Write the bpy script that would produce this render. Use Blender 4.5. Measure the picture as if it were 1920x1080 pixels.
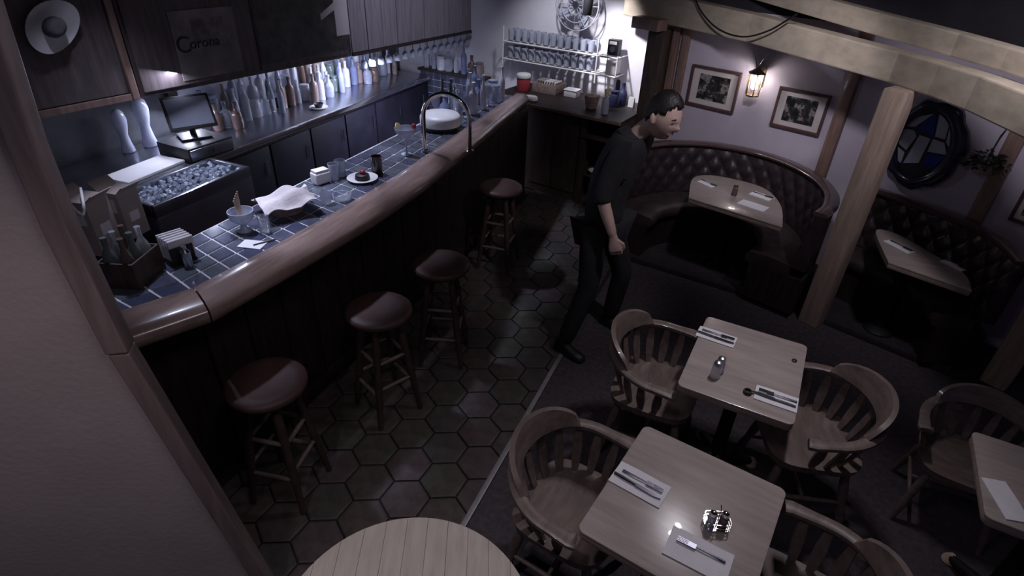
import bpy, bmesh, math, random
from mathutils import Vector, Matrix

random.seed(9)
PI = math.pi
SC = bpy.context.scene
COL = SC.collection
for _o in list(bpy.data.objects):
    bpy.data.objects.remove(_o)

# ------------------------------------------------------------------ camera
FPX, PITCH, ROLL, YAW, CAMH = 1080.0, math.radians(32.5), math.radians(-2.5), math.radians(-22), 2.6
_f = Vector((math.sin(YAW) * math.cos(PITCH), math.cos(YAW) * math.cos(PITCH), -math.sin(PITCH)))
_r = Vector((math.cos(YAW), -math.sin(YAW), 0))
_d = _f.cross(_r)
RIGHT = math.cos(ROLL) * _r + math.sin(ROLL) * _d
DOWN = -math.sin(ROLL) * _r + math.cos(ROLL) * _d
FWD = _f
CAMPOS = Vector((0, 0, CAMH))
cd = bpy.data.cameras.new('camera')
cd.sensor_width = 36
cd.lens = FPX / 1920 * 36
cd.clip_start = .02
cam = bpy.data.objects.new('camera', cd)
COL.objects.link(cam)
m = Matrix((RIGHT, -DOWN, -FWD)).transposed().to_4x4()
m.translation = CAMPOS
cam.matrix_world = m
SC.camera = cam

# ------------------------------------------------------------------ world, lights, exposure
SC.view_settings.view_transform = 'Standard'
SC.view_settings.look = 'None'
SC.view_settings.gamma = 1
SC.view_settings.exposure = 0.0
w = bpy.data.worlds.new('world')
SC.world = w
w.use_nodes = True
w.node_tree.nodes['Background'].inputs[0].default_value = (.42, .36, .62, 1)
w.node_tree.nodes['Background'].inputs[1].default_value = .085


def area(name, loc, target, size, power, col, sizey=None, spread=180):
    l = bpy.data.lights.new(name, 'AREA')
    l.energy = power
    l.color = col
    l.size = size
    if sizey:
        l.shape = 'RECTANGLE'
        l.size_y = sizey
    l.spread = math.radians(spread)
    o = bpy.data.objects.new(name, l)
    COL.objects.link(o)
    o.location = loc
    o.rotation_euler = (Vector(target) - Vector(loc)).to_track_quat('-Z', 'Y').to_euler()
    return o


def spot(name, loc, target, power, col, angle=70, blend=.6, rad=.05):
    l = bpy.data.lights.new(name, 'SPOT')
    l.energy = power
    l.color = col
    l.spot_size = math.radians(angle)
    l.spot_blend = blend
    l.shadow_soft_size = rad
    o = bpy.data.objects.new(name, l)
    COL.objects.link(o)
    o.location = loc
    o.rotation_euler = (Vector(target) - Vector(loc)).to_track_quat('-Z', 'Y').to_euler()
    return o


COOL = (.72, .76, 1.0)
NEUT = (.97, .92, 1.0)
# ceiling spots above the bar, all above the picture's upper edge
for _y, _p in ((1.75, 60), (2.35, 130), (3.1, 110), (4.0, 100), (5.0, 100)):
    spot('bar_spot', (-2.85, _y + .15, 2.75), (-2.45, _y, 1.1), _p, COOL, 41, .5, .05)
spot('bar_spot', (-3.5, 2.3, 2.75), (-3.5, 2.6, 1.0), 45, COOL, 70, .8, .05)
# light strips fixed below the overhead cabinets
area('cabinet_strip', (-3.98, 5.1, 1.42), (-4.1, 5.1, .9), .06, 72, COOL, 2.9)
area('cabinet_strip', (-4.15, 3.2, 1.42), (-3.9, 3.0, .9), .06, 22, COOL, 1.0)
# ceiling light over the far counter
spot('counter_spot', (-1.95, 5.5, 2.75), (-1.42, 6.4, 1.28), 260, (.95, .93, 1), 36, .7, .06)
spot('counter_spot', (-2.0, 5.4, 2.75), (-2.2, 6.5, 1.25), 75, (.9, .9, 1), 62, .9, .06)  # added wide spot brightening the wire shelf and counter
spot('cabinet_fill', (-2.3, 4.6, 2.85), (-3.5, 5.4, 1.9), 60, COOL, 70, .9, .06)  # added spot brightening the plank cabinet, no known lamp there
# ceiling fixture above the dining tables (three bulbs)
for _dx, _dy in ((.05, .12), (.02, 0), (-.03, -.11)):
    spot('table_spot', (.34 + _dx, 3.02 + _dy, 2.7), (.2 + _dx, 2.1, .7), 21, NEUT, 84, 1.0, .04)
spot('booth_spot', (.0, 3.7, 2.75), (-.05, 5.6, 1.1), 75, (.95, .9, 1), 70, .9, .08)
spot('booth_spot', (1.0, 3.3, 2.75), (1.4, 5.0, 1.0), 46, (.95, .9, 1), 90, .9, .08)
# added overhead area fill, no fixture known, then added spots on single targets
area('ceiling_fill', (-.5, .9, 2.93), (-.5, .9, 0), .6, 6, (.98, .9, 1))
spot('near_fill', (-.75, .55, 2.9), (-.62, .8, .75), 34, NEUT, 46, .9, .05)  # added spot brightening the round-ended table
spot('wing_fill', (-1.0, -.3, 2.85), (-1.75, .75, .5), 28, (1, .9, .93), 66, 1.0, .08)  # added spot lifting the wing wall
spot('person_fill', (.25, 2.7, 2.85), (-.6, 3.5, 1.4), 62, NEUT, 42, 1.0, .05)  # added spot brightening the person's face and forearm

# ------------------------------------------------------------------ picture -> place
def ray(px, py):
    return RIGHT * ((px - 960) / FPX) + DOWN * ((py - 540) / FPX) + FWD


def at(px, py, z):
    d = ray(px, py)
    return CAMPOS + d * ((z - CAMH) / d.z)


class Wall:
    """a vertical plane through P0 at an angle from X"""
    def __init__(s, x, y, deg):
        s.p = Vector((x, y, 0)); s.a = math.radians(deg)
        s.u = Vector((math.cos(s.a), math.sin(s.a), 0)); s.n = Vector((s.u.y, -s.u.x, 0))

    def hit(s, px, py, off=0.0):
        d = ray(px, py)
        t = (s.n.dot(s.p) + off - s.n.dot(CAMPOS)) / s.n.dot(d)
        return CAMPOS + d * t

    def at(s, k, z=0.0, off=0.0):
        return s.p + s.u * k + s.n * off + Vector((0, 0, z))


WA = Wall(-.25, 5.80, -20)     # picture wall
WB = Wall(.62, 5.483, -32)     # wall beyond the wall post
WE = Wall(-2.55, 6.62, -10)    # wall behind the far counter

# ------------------------------------------------------------------ materials
def mat(name, col, rough=.6, metal=0.0, var=.25, scale=8.0, bump=0.0, bscale=None, stretch=None, col2=None, trans=0.0, emit=None, estr=0.0, coat=0.0, spec=.5, ior=1.45, alpha=1.0):
    mt = bpy.data.materials.new(name)
    mt.use_nodes = True
    nt = mt.node_tree
    b = nt.nodes['Principled BSDF']
    b.inputs['Roughness'].default_value = rough
    b.inputs['Metallic'].default_value = metal
    b.inputs['Specular IOR Level'].default_value = spec
    b.inputs['IOR'].default_value = ior
    b.inputs['Transmission Weight'].default_value = trans
    b.inputs['Coat Weight'].default_value = coat
    b.inputs['Alpha'].default_value = alpha
    tc = nt.nodes.new('ShaderNodeTexCoord')
    mp = nt.nodes.new('ShaderNodeMapping')
    nt.links.new(tc.outputs['Object'], mp.inputs['Vector'])
    if stretch:
        mp.inputs['Scale'].default_value = stretch
    nz = nt.nodes.new('ShaderNodeTexNoise')
    nz.inputs['Scale'].default_value = scale
    nz.inputs['Detail'].default_value = 6
    nz.inputs['Roughness'].default_value = .6
    nt.links.new(mp.outputs[0], nz.inputs['Vector'])
    rp = nt.nodes.new('ShaderNodeValToRGB')
    c1 = [max(0, c * (1 - var)) for c in col]
    c2 = list(col2) if col2 else [min(1, c * (1 + var)) for c in col]
    rp.color_ramp.elements[0].position = .32
    rp.color_ramp.elements[1].position = .68
    rp.color_ramp.elements[0].color = (*c1, 1)
    rp.color_ramp.elements[1].color = (*c2, 1)
    nt.links.new(nz.outputs['Fac'], rp.inputs[0])
    nt.links.new(rp.outputs[0], b.inputs['Base Color'])
    if bump:
        bp = nt.nodes.new('ShaderNodeBump')
        bp.inputs['Strength'].default_value = bump
        bp.inputs['Distance'].default_value = .01
        n2 = nz
        if bscale:
            n2 = nt.nodes.new('ShaderNodeTexNoise')
            n2.inputs['Scale'].default_value = bscale
            n2.inputs['Detail'].default_value = 4
            nt.links.new(mp.outputs[0], n2.inputs['Vector'])
        nt.links.new(n2.outputs['Fac'], bp.inputs['Height'])
        nt.links.new(bp.outputs[0], b.inputs['Normal'])
    if emit:
        b.inputs['Emission Color'].default_value = (*emit, 1)
        b.inputs['Emission Strength'].default_value = estr
    return mt


M = {}
M['table_wood'] = mat('table_wood', (.36, .30, .28), .28, var=.16, scale=3, stretch=(1.2, 9, 9), coat=.35)
M['table_edge'] = mat('table_edge', (.30, .225, .19), .35, var=.2, scale=4, stretch=(2, 8, 8))
M['strip_wood'] = mat('strip_wood', (.42, .37, .33), .38, var=.14, scale=4, stretch=(8, 1.2, 8))
M['chair_wood'] = mat('chair_wood', (.15, .11, .098), .42, var=.28, scale=7, stretch=(1, 4, 4), bump=.08, coat=.15)
M['stool_wood'] = mat('stool_wood', (.05, .03, .028), .5, var=.3, scale=9)
M['seat_brown'] = mat('seat_brown', (.065, .032, .03), .55, var=.3, scale=6)
M['rail_wood'] = mat('rail_wood', (.28, .195, .17), .25, var=.22, scale=4, stretch=(8, 1, 8), coat=.5)
M['dark_wood'] = mat('dark_wood', (.028, .018, .018), .5, var=.4, scale=6, stretch=(6, 6, .8))
M['navy_front'] = mat('navy_front', (.012, .011, .022), .5, var=.3, scale=6)
M['cabinet_wood'] = mat('cabinet_wood', (.10, .078, .08), .6, var=.3, scale=5, stretch=(6, 6, .7), bump=.1)
M['plank_wood'] = mat('plank_wood', (.24, .21, .23), .6, var=.22, scale=5, stretch=(7, 7, .6), bump=.1)
M['post_wood'] = mat('post_wood', (.40, .30, .24), .55, var=.22, scale=5, stretch=(7, 7, .7), bump=.15)
M['beam_wood'] = mat('beam_wood', (.42, .36, .28), .7, var=.18, scale=3, stretch=(2, 2, 4), bump=.15)
M['trim_wood'] = mat('trim_wood', (.22, .14, .115), .45, var=.25, scale=5, stretch=(7, 7, .7), coat=.2)
M['casing_wood'] = mat('casing_wood', (.19, .145, .14), .4, var=.2, scale=5, stretch=(7, 7, .7), coat=.2)
M['end_wood'] = mat('end_wood', (.06, .042, .035), .55, var=.35, scale=6, stretch=(6, 6, .8))
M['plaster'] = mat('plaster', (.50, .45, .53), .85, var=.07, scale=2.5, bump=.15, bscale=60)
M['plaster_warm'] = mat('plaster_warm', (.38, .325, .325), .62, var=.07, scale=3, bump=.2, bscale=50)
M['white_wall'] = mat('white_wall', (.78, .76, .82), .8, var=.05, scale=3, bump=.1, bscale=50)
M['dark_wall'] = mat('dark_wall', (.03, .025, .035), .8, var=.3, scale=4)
M['bar_wall'] = mat('bar_wall', (.05, .052, .06), .5, var=.25, scale=9)
M['grout_dark'] = mat('grout_dark', (.018, .015, .018), .9, var=.3, scale=20)
M['terracotta'] = [mat('terracotta_%s' % n, c, .68, var=.3, scale=14, bump=.15, bscale=35) for n, c in
                   (('clay', (.070, .054, .050)), ('umber', (.058, .052, .048)), ('russet', (.074, .053, .055)), ('olive', (.062, .058, .046)))]
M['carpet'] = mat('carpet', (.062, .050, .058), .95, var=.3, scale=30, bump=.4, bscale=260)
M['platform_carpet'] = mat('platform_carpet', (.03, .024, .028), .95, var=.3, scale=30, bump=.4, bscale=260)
M['metal_strip'] = mat('metal_strip', (.42, .40, .42), .45, .6, var=.12, scale=20)
M['steel'] = mat('steel', (.42, .43, .48), .28, 1, var=.12, scale=10)
M['chrome'] = mat('chrome', (.75, .73, .72), .12, 1, var=.03)
M['black_iron'] = mat('black_iron', (.02, .02, .022), .5, .4, var=.2)
M['tile_blue'] = [mat('tile_blue_%s' % n, c, .16, var=.2, scale=12, coat=.6) for n, c in
                  (('slate', (.075, .082, .12)), ('ink', (.055, .06, .105)), ('teal', (.085, .098, .125)))]
M['tile_grout'] = mat('tile_grout', (.55, .55, .60), .8, var=.1, scale=30)
M['leather'] = mat('leather', (.036, .025, .029), .36, var=.3, scale=10, bump=.1, bscale=90)
M['leather_seat'] = mat('leather_seat', (.042, .029, .032), .4, var=.3, scale=10, bump=.1, bscale=90)
M['cap_wood'] = mat('cap_wood', (.085, .052, .05), .3, var=.3, scale=6, coat=.5)
M['napkin'] = mat('napkin', (.74, .72, .76), .9, var=.04, scale=20, bump=.15, bscale=120)
M['cloth'] = mat('cloth', (.72, .66, .68), .9, var=.08, scale=12, bump=.3, bscale=60)
M['white_plastic'] = mat('white_plastic', (.75, .73, .74), .4, var=.04)
M['cutlery'] = mat('cutlery', (.10, .10, .12), .3, .9, var=.1)
M['paper'] = mat('paper', (.66, .64, .66), .8, var=.05)
M['glass'] = mat('glass', (.85, .88, .95), .06, trans=.85, var=.02, alpha=.75)
M['glass_frost'] = mat('glass_frost', (.55, .58, .70), .18, trans=.35, var=.1)
M['black'] = mat('black', (.014, .013, .016), .45, var=.2)
M['black_cloth'] = mat('black_cloth', (.012, .011, .014), .85, var=.4, scale=12, bump=.25, bscale=160)
M['skin'] = mat('skin', (.42, .29, .25), .5, var=.1, scale=9)
M['hair'] = mat('hair', (.010, .008, .008), .5, var=.5, scale=40, bump=.4, bscale=120)
M['brass'] = mat('brass', (.55, .40, .20), .3, 1, var=.1)
M['frame_dark'] = mat('frame_dark', (.09, .05, .045), .4, var=.25, scale=14)
M['mat_board'] = mat('mat_board', (.55, .50, .50), .9, var=.03)
M['basket'] = mat('basket', (.30, .22, .20), .7, var=.3, scale=40, bump=.5, bscale=80)
M['cardboard'] = mat('cardboard', (.34, .28, .26), .8, var=.1, scale=8)
M['ice'] = mat('ice', (.62, .68, .80), .12, trans=.3, var=.25, scale=30)
M['red'] = mat('red', (.36, .045, .055), .4, var=.15)
M['tan'] = mat('tan', (.52, .40, .30), .6, var=.2, scale=20)
M['yellow'] = mat('yellow', (.72, .62, .34), .45, var=.08)
M['leaf'] = mat('leaf', (.05, .055, .04), .7, var=.4, scale=20)
M['bottle_mats'] = [mat('bottle_%s' % n, c, r, trans=t, var=.15, scale=14) for n, c, r, t in
                    (('clear', (.75, .80, .92), .08, .8), ('smoke', (.50, .54, .66), .1, .5), ('green', (.16, .20, .20), .12, .3), ('brown', (.15, .10, .09), .12, .2), ('crystal', (.80, .84, .95), .08, .7), ('milk', (.70, .70, .78), .2, .2),
                     ('pale', (.62, .62, .70), .2, .2), ('amber', (.34, .26, .24), .12, .3), ('blue', (.26, .30, .50), .12, .4))]

# ------------------------------------------------------------------ mesh helpers
class MB:
    def __init__(s):
        s.v = []; s.f = []

    def add(s, vs, fs):
        k = len(s.v)
        s.v += [Vector(p) for p in vs]
        s.f += [[i + k for i in f] for f in fs]
        return s

    def box(s, c, size, rz=0.0, mtx=None):
        x, y, z = [q / 2 for q in size]
        R = mtx or Matrix.Rotation(rz, 3, 'Z')
        vs = [Vector(c) + R @ Vector(p) for p in ((-x, -y, -z), (x, -y, -z), (x, y, -z), (-x, y, -z), (-x, -y, z), (x, -y, z), (x, y, z), (-x, y, z))]
        return s.add(vs, [[0, 3, 2, 1], [4, 5, 6, 7], [0, 1, 5, 4], [1, 2, 6, 5], [2, 3, 7, 6], [3, 0, 4, 7]])

    def prism(s, poly, z0, z1):
        n = len(poly)
        vs = [(p[0], p[1], z0) for p in poly] + [(p[0], p[1], z1) for p in poly]
        return s.add(vs, [list(range(n))[::-1], list(range(n, 2 * n))] + [[i, (i + 1) % n, n + (i + 1) % n, n + i] for i in range(n)])

    def loft(s, rings, cap=True, closed=False):
        n = len(rings[0]); k = len(rings)
        vs = [p for r in rings for p in r]
        fs = []
        for i in range(k if closed else k - 1):
            j = (i + 1) % k
            for a in range(n):
                b = (a + 1) % n
                fs.append([i * n + a, i * n + b, j * n + b, j * n + a])
        if cap and not closed:
            fs.append(list(range(n))[::-1]); fs.append([(k - 1) * n + a for a in range(n)])
        return s.add(vs, fs)

    def lathe(s, prof, seg=16, c=(0, 0, 0), mtx=None):
        R = mtx or Matrix.Identity(3)
        rings = [[Vector(c) + R @ Vector((r * math.cos(2 * PI * a / seg), r * math.sin(2 * PI * a / seg), z)) for a in range(seg)] for r, z in prof]
        return s.loft(rings)

    def tube(s, path, r, seg=8, closed=False, flat=None):
        path = [Vector(p) for p in path]
        n = len(path); rings = []; prev = None
        for i, p in enumerate(path):
            if closed:
                t = path[(i + 1) % n] - path[i - 1]
            else:
                t = path[min(i + 1, n - 1)] - path[max(i - 1, 0)]
            t.normalize()
            if prev is None:
                up = Vector((0, 0, 1)) if abs(t.z) < .95 else Vector((1, 0, 0))
                u = t.cross(up).normalized()
            else:
                u = (prev - t * prev.dot(t)).normalized()
            prev = u
            v = t.cross(u)
            rr = r[i] if isinstance(r, (list, tuple)) else r
            fl = flat or 1.0
            rings.append([p + u * rr * math.cos(2 * PI * a / seg) + v * rr * fl * math.sin(2 * PI * a / seg) for a in range(seg)])
        return s.loft(rings, closed=closed)

    def sphere(s, c, r, seg=12, ring=8):
        rx, ry, rz = (r, r, r) if not isinstance(r, (tuple, list)) else r
        return s.lathe_ell(c, rx, ry, rz, seg, ring)

    def lathe_ell(s, c, rx, ry, rz, seg, ring):
        rings = []
        for i in range(ring + 1):
            t = -PI / 2 + PI * i / ring
            k = max(math.cos(t), .02)
            rings.append([Vector(c) + Vector((rx * k * math.cos(2 * PI * a / seg), ry * k * math.sin(2 * PI * a / seg), rz * math.sin(t))) for a in range(seg)])
        return s.loft(rings)

    def grid(s, fn, nu, nv):
        vs = [fn(i / nu, j / nv) for i in range(nu + 1) for j in range(nv + 1)]
        fs = [[i * (nv + 1) + j, (i + 1) * (nv + 1) + j, (i + 1) * (nv + 1) + j + 1, i * (nv + 1) + j + 1] for i in range(nu) for j in range(nv)]
        return s.add(vs, fs)

    def mesh(s, name, mt, bevel=0.0, seg=2, smooth=35):
        me = bpy.data.meshes.new(name)
        me.from_pydata([tuple(p) for p in s.v], [], s.f)
        bm = bmesh.new(); bm.from_mesh(me)
        bmesh.ops.recalc_face_normals(bm, faces=bm.faces)
        if bevel:
            es = [e for e in bm.edges if len(e.link_faces) == 2 and e.calc_face_angle(0) > .6]
            bmesh.ops.bevel(bm, geom=es, offset=bevel, segments=seg, profile=.6, affect='EDGES', clamp_overlap=True)
        bm.to_mesh(me); bm.free()
        if smooth:
            for p in me.polygons:
                p.use_smooth = True
            me.set_sharp_from_angle(angle=math.radians(smooth))
        me.materials.append(mt)
        return me

    def build(s, name, mt, parent=None, bevel=0.0, seg=2, smooth=35):
        o = bpy.data.objects.new(name, s.mesh(name, mt, bevel, seg, smooth))
        COL.objects.link(o)
        if parent:
            o.parent = parent
        return o


def place(name, me, loc=(0, 0, 0), rz=0.0, parent=None):
    o = bpy.data.objects.new(name, me)
    COL.objects.link(o)
    o.location = loc
    o.rotation_euler = (0, 0, rz)
    if parent:
        o.parent = parent
    return o


def tag(o, label, cat, group=None, kind=None):
    o['label'] = label
    o['category'] = cat
    if group:
        o['group'] = group
    if kind:
        o['kind'] = kind
    return o


def struct(o, label=None):
    o['kind'] = 'structure'
    if label:
        o['label'] = label
    return o


def thing(name, label, cat, loc=(0, 0, 0), rz=0.0, group=None):
    o = bpy.data.objects.new(name, None)
    o.empty_display_size = .1
    COL.objects.link(o)
    o.location = loc
    o.rotation_euler = (0, 0, rz)
    return tag(o, label, cat, group)


def copy_tree(o, parent=None):
    c = o.copy()
    COL.objects.link(c)
    c.parent = parent
    for ch in list(o.children):
        copy_tree(ch, c)
    return c


def dup(root, label, loc, rz=0.0, group=None, scale=None):
    c = copy_tree(root)
    c.location = loc
    c.rotation_euler = (0, 0, rz)
    c['label'] = label
    if group:
        c['group'] = group
    if scale:
        c.scale = (scale,) * 3
    return c


def rounded(w, d, r, n=5):
    pts = []
    for cx, cy, a0 in ((w / 2 - r, d / 2 - r, 0), (-w / 2 + r, d / 2 - r, PI / 2), (-w / 2 + r, -d / 2 + r, PI), (w / 2 - r, -d / 2 + r, 1.5 * PI)):
        for i in range(n + 1):
            a = a0 + PI / 2 * i / n
            pts.append((cx + r * math.cos(a), cy + r * math.sin(a)))
    return pts


def clip(poly, n, c):
    """keep the side n.p <= c of a 2-D polygon"""
    out = []
    for i in range(len(poly)):
        p, q = poly[i], poly[(i + 1) % len(poly)]
        dp = n[0] * p[0] + n[1] * p[1] - c
        dq = n[0] * q[0] + n[1] * q[1] - c
        if dp <= 0:
            out.append(p)
        if dp * dq < 0:
            t = dp / (dp - dq)
            out.append((p[0] + t * (q[0] - p[0]), p[1] + t * (q[1] - p[1])))
    return out

# ================================================================== ROOM SHELL
def wall_slab(name, W, k0, k1, z0, z1, mt, th=.1, label=None):
    p = [W.at(k0), W.at(k1), W.at(k1, 0, -th), W.at(k0, 0, -th)]
    return struct(MB().prism([(q.x, q.y) for q in p], z0, z1).build(name, mt, smooth=0), label)


floor = struct(MB().box((-.6, 3.0, -.06), (8.2, 8.4, .096)).build('floor', M['grout_dark'], smooth=0), 'dark floor under the hexagonal clay tiles')
# hexagonal tiles between the bar and the metal strip
HP = .2315
HROT = math.radians(-3)
BARX, STRIPX = -2.135, -.862
hexa = [(HP / math.sqrt(3) * .955 * math.cos(PI / 6 + i * PI / 3 + HROT), HP / math.sqrt(3) * .955 * math.sin(PI / 6 + i * PI / 3 + HROT)) for i in range(6)]


def hex_mesh(poly, mt):
    mb = MB()
    cx = sum(p[0] for p in poly) / len(poly); cy = sum(p[1] for p in poly) / len(poly)
    ins = [(cx + (p[0] - cx) * .93, cy + (p[1] - cy) * .93) for p in poly]
    n = len(poly)
    vs = [(p[0], p[1], -.012) for p in poly] + [(p[0], p[1], -.003) for p in poly] + [(p[0], p[1], 0) for p in ins]
    fs = [[i, (i + 1) % n, n + (i + 1) % n, n + i] for i in range(n)] + [[n + i, n + (i + 1) % n, 2 * n + (i + 1) % n, 2 * n + i] for i in range(n)] + [list(range(2 * n, 3 * n))]
    return mb.add(vs, fs).mesh('tile', mt, smooth=0)


HEX_MESH = [hex_mesh(hexa, mt) for mt in M['terracotta']]
e1 = Vector((HP * math.cos(HROT), HP * math.sin(HROT)))
e2 = Vector((HP * math.cos(HROT + PI / 3), HP * math.sin(HROT + PI / 3)))
for i in range(-30, 30):
    for j in range(-12, 26):
        c = Vector((-1.09, 1.819)) + e1 * i + e2 * j
        if not (BARX - .12 < c.x < STRIPX + .12 and .45 < c.y < 5.9):
            continue
        k = random.randrange(4)
        poly = [(p[0] + c.x, p[1] + c.y) for p in hexa]
        q = clip(clip(poly, (1, 0), STRIPX - .012), (-1, 0), -(BARX + .005))
        if len(q) < 3:
            continue
        if len(q) == 6 and abs(sum(p[0] for p in q) / 6 - c.x) < 1e-6:
            place('tile', HEX_MESH[k], (c.x, c.y, random.uniform(-.001, .001)), 0, floor)
        elif max(p[0] for p in q) - min(p[0] for p in q) > .02:
            place('tile', hex_mesh(q, M['terracotta'][k]), (0, 0, 0), 0, floor)
struct(MB().box(((STRIPX + 3.4) / 2 + .01, 2.0, -.006), (3.4 - STRIPX - .02, 6.4, .012)).build('floor_carpet', M['carpet'], smooth=0), 'dark carpet of the dining area')
struct(MB().box((STRIPX, 1.9, -.003), (.03, 2.75, .014)).build('trim_1', M['metal_strip'], bevel=.003), 'pale metal strip between tiles and carpet')
# platform carrying the booths
pl = [(-.95, 4.72), (.70, 4.47), (1.87, 4.04), (2.9, 3.7)] + [tuple(WB.at(k)[:2]) for k in (2.55, 0)] + [tuple(WA.at(-.74)[:2])]
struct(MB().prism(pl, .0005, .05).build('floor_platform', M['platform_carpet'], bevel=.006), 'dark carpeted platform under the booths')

wall_slab('wall_right', WA, -.95, .935, 0, 2.02, M['plaster'], label='lilac plaster wall with the framed pictures')
wall_slab('wall_far_right', WB, 0, 2.6, 0, 2.02, M['plaster'], label='lilac plaster wall behind the second booth')
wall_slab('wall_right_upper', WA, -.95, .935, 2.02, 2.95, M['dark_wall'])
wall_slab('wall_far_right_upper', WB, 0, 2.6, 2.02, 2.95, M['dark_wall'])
wall_slab('wall_back', WE, -2.1, 1.43, 0, 2.95, M['white_wall'], label='white wall behind the far counter')
struct(MB().box((-4.66, 3.6, 1.45), (.1, 6.9, 2.95)).build('wall_left', M['bar_wall'], smooth=0), 'blue grey wall behind the back bar')
struct(MB().box((-.7, 3.0, 3.0), (8.2, 8.2, .1)).build('ceiling', M['dark_wall'], smooth=0))
# wing wall beside the bar end, flaring below the rail
NW = Wall(-1.462, .891, 36)
wn = struct(bpy.data.objects.new('wall_near', None), 'brownish plaster wing wall beside the end of the bar')
COL.objects.link(wn)


def facade(W, prof, off0, off1, name, mt, parent, bevel=0):
    """a slab cut to a (k, z) outline on a wall plane"""
    n = len(prof)
    vs = [W.at(k, z, off0) for k, z in prof] + [W.at(k, z, off1) for k, z in prof]
    fs = [list(range(n)), list(range(n, 2 * n))[::-1]] + [[i, (i + 1) % n, n + (i + 1) % n, n + i] for i in range(n)]
    return MB().add(vs, fs).build(name, mt, parent, bevel, smooth=0)


EDGE = [(.066, 0), (.04, .21), (-.06, .95), (-.128, 1.46)]
EDGE2 = [(-.128, 1.465), (-.148, 1.87), (-.145, 2.1), (-.12, 2.42), (-.10, 2.95)]
facade(NW, [(-1.9, 0)] + [(k - .05, z) for k, z in EDGE] + [(k - .05, z) for k, z in EDGE2] + [(-1.9, 2.95)], 0, -.04, 'panel', M['plaster_warm'], wn)
facade(NW, EDGE + [(k - .058, z) for k, z in EDGE[::-1]], .016, -.045, 'casing', M['casing_wood'], wn, .006)
facade(NW, EDGE2 + [(k - .062, z) for k, z in EDGE2[::-1]], .020, -.048, 'casing', M['casing_wood'], wn, .006)

# posts, wall posts, beams
def post(name, x, y, s, z0, z1, rz, mt, label, top=None):
    o = struct(MB().prism([(x + s / 2 * math.sqrt(2) * math.cos(rz + PI / 4 + i * PI / 2), y + s / 2 * math.sqrt(2) * math.sin(rz + PI / 4 + i * PI / 2)) for i in range(4)], z0, z1).build(name, mt, bevel=.012), label)
    return o


post('column_1', .80, 4.40, .15, 0, 1.80, math.radians(-30), M['post_wood'], 'square pale wood post standing between the two booths')
post('column_2', 1.95, 4.10, .15, .0505, 2.2, math.radians(-30), M['post_wood'], 'square wood post at the far end of the second booth')


def wall_stud(name, W, a, b, wd, label, z0=None, z1=None):
    p, q = W.hit(*a), W.hit(*b)
    k = (p + q) / 2 - W.p
    k = k.dot(W.u)
    return struct(MB().add([W.at(k + sx * wd / 2, z, off) for z in (z0 if z0 is not None else .05, z1 if z1 is not None else 2.02) for sx, off in ((-1, .001), (1, .001), (1, .05), (-1, .05))],
                           [[0, 1, 2, 3], [4, 5, 6, 7], [0, 1, 5, 4], [1, 2, 6, 5], [2, 3, 7, 6], [3, 0, 4, 7]]).build(name, M['trim_wood'], bevel=.006), label)


wall_stud('trim_2', WB, (1597, 140), (1566, 275), .095, 'brown wall post between the pictures and the round window')
wall_stud('trim_3', WB, (1902, 245), (1838, 420), .10, 'brown wall post beyond the hanging plant')
# horizontal trim along the plaster top near the beam
# column at the corner between far counter and picture wall
cc = WA.hit(1226, 140, .08)
post('column_3', cc.x, cc.y, .17, 0, 1.80, math.radians(-18), M['end_wood'], 'dark wood corner column behind the person')
for kx, nm in ((1262, 'trim_4'), (1281, 'trim_5')):
    p = WA.hit(kx, 110, .02)
    k = (p - WA.p).dot(WA.u)
    struct(facade(WA, [(k - .035, .9), (k + .035, .9), (k + .035, 2.02), (k - .035, 2.02)], .001, .04, nm, M['trim_wood'], None, .005), 'reddish upright board on the wall near the column')


def beam(name, pts, depth, mt, label):
    """a header beam whose front lower edge follows pts (x, y, bottom, top)"""
    rings = []
    n = len(pts)
    for i in range(n):
        p = Vector((pts[i][0], pts[i][1], 0)); z0, z1 = pts[i][2:]
        t0 = (p - Vector((*pts[i - 1][:2], 0))).normalized() if i else None
        t1 = (Vector((*pts[i + 1][:2], 0)) - p).normalized() if i < n - 1 else None
        t = ((t0 or t1) + (t1 or t0)).normalized()
        nn = Vector((-t.y, t.x, 0))
        rings.append([p + Vector((0, 0, z0)), p + Vector((0, 0, z1)), p + nn * depth + Vector((0, 0, z1)), p + nn * depth + Vector((0, 0, z0))])
    return struct(MB().loft(rings).build(name, mt, bevel=.01, smooth=0), label)


beam('beam_1', [(-1.46, 6.24, 1.85, 2.10), (-.22, 5.47, 1.825, 2.035), (.74, 4.56, 1.80, 1.985), (.92, 4.28, 1.80, 1.985), (1.06, 4.0, 1.80, 1.985), (1.24, 3.45, 1.80, 1.985), (1.34, 2.9, 1.80, 1.985)], .14, M['beam_wood'], 'wide pale header beam running over the booths')
beam('beam_2', [(-.55, 6.0, 2.15, 2.29), (.60, 4.88, 2.035, 2.17), (.98, 4.40, 2.01, 2.14), (1.15, 4.05, 2.01, 2.13), (1.36, 3.45, 2.01, 2.13), (1.46, 2.9, 2.01, 2.13)], .10, M['beam_wood'], 'second pale beam lying above the header beam')
# bracket block at the column top
bk = at(1218, 44, 1.84)
struct(MB().box(bk, (.30, .16, .10), math.radians(-25)).build('beam_3', M['trim_wood'], bevel=.008), 'brown beam end at the top of the corner column')

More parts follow.
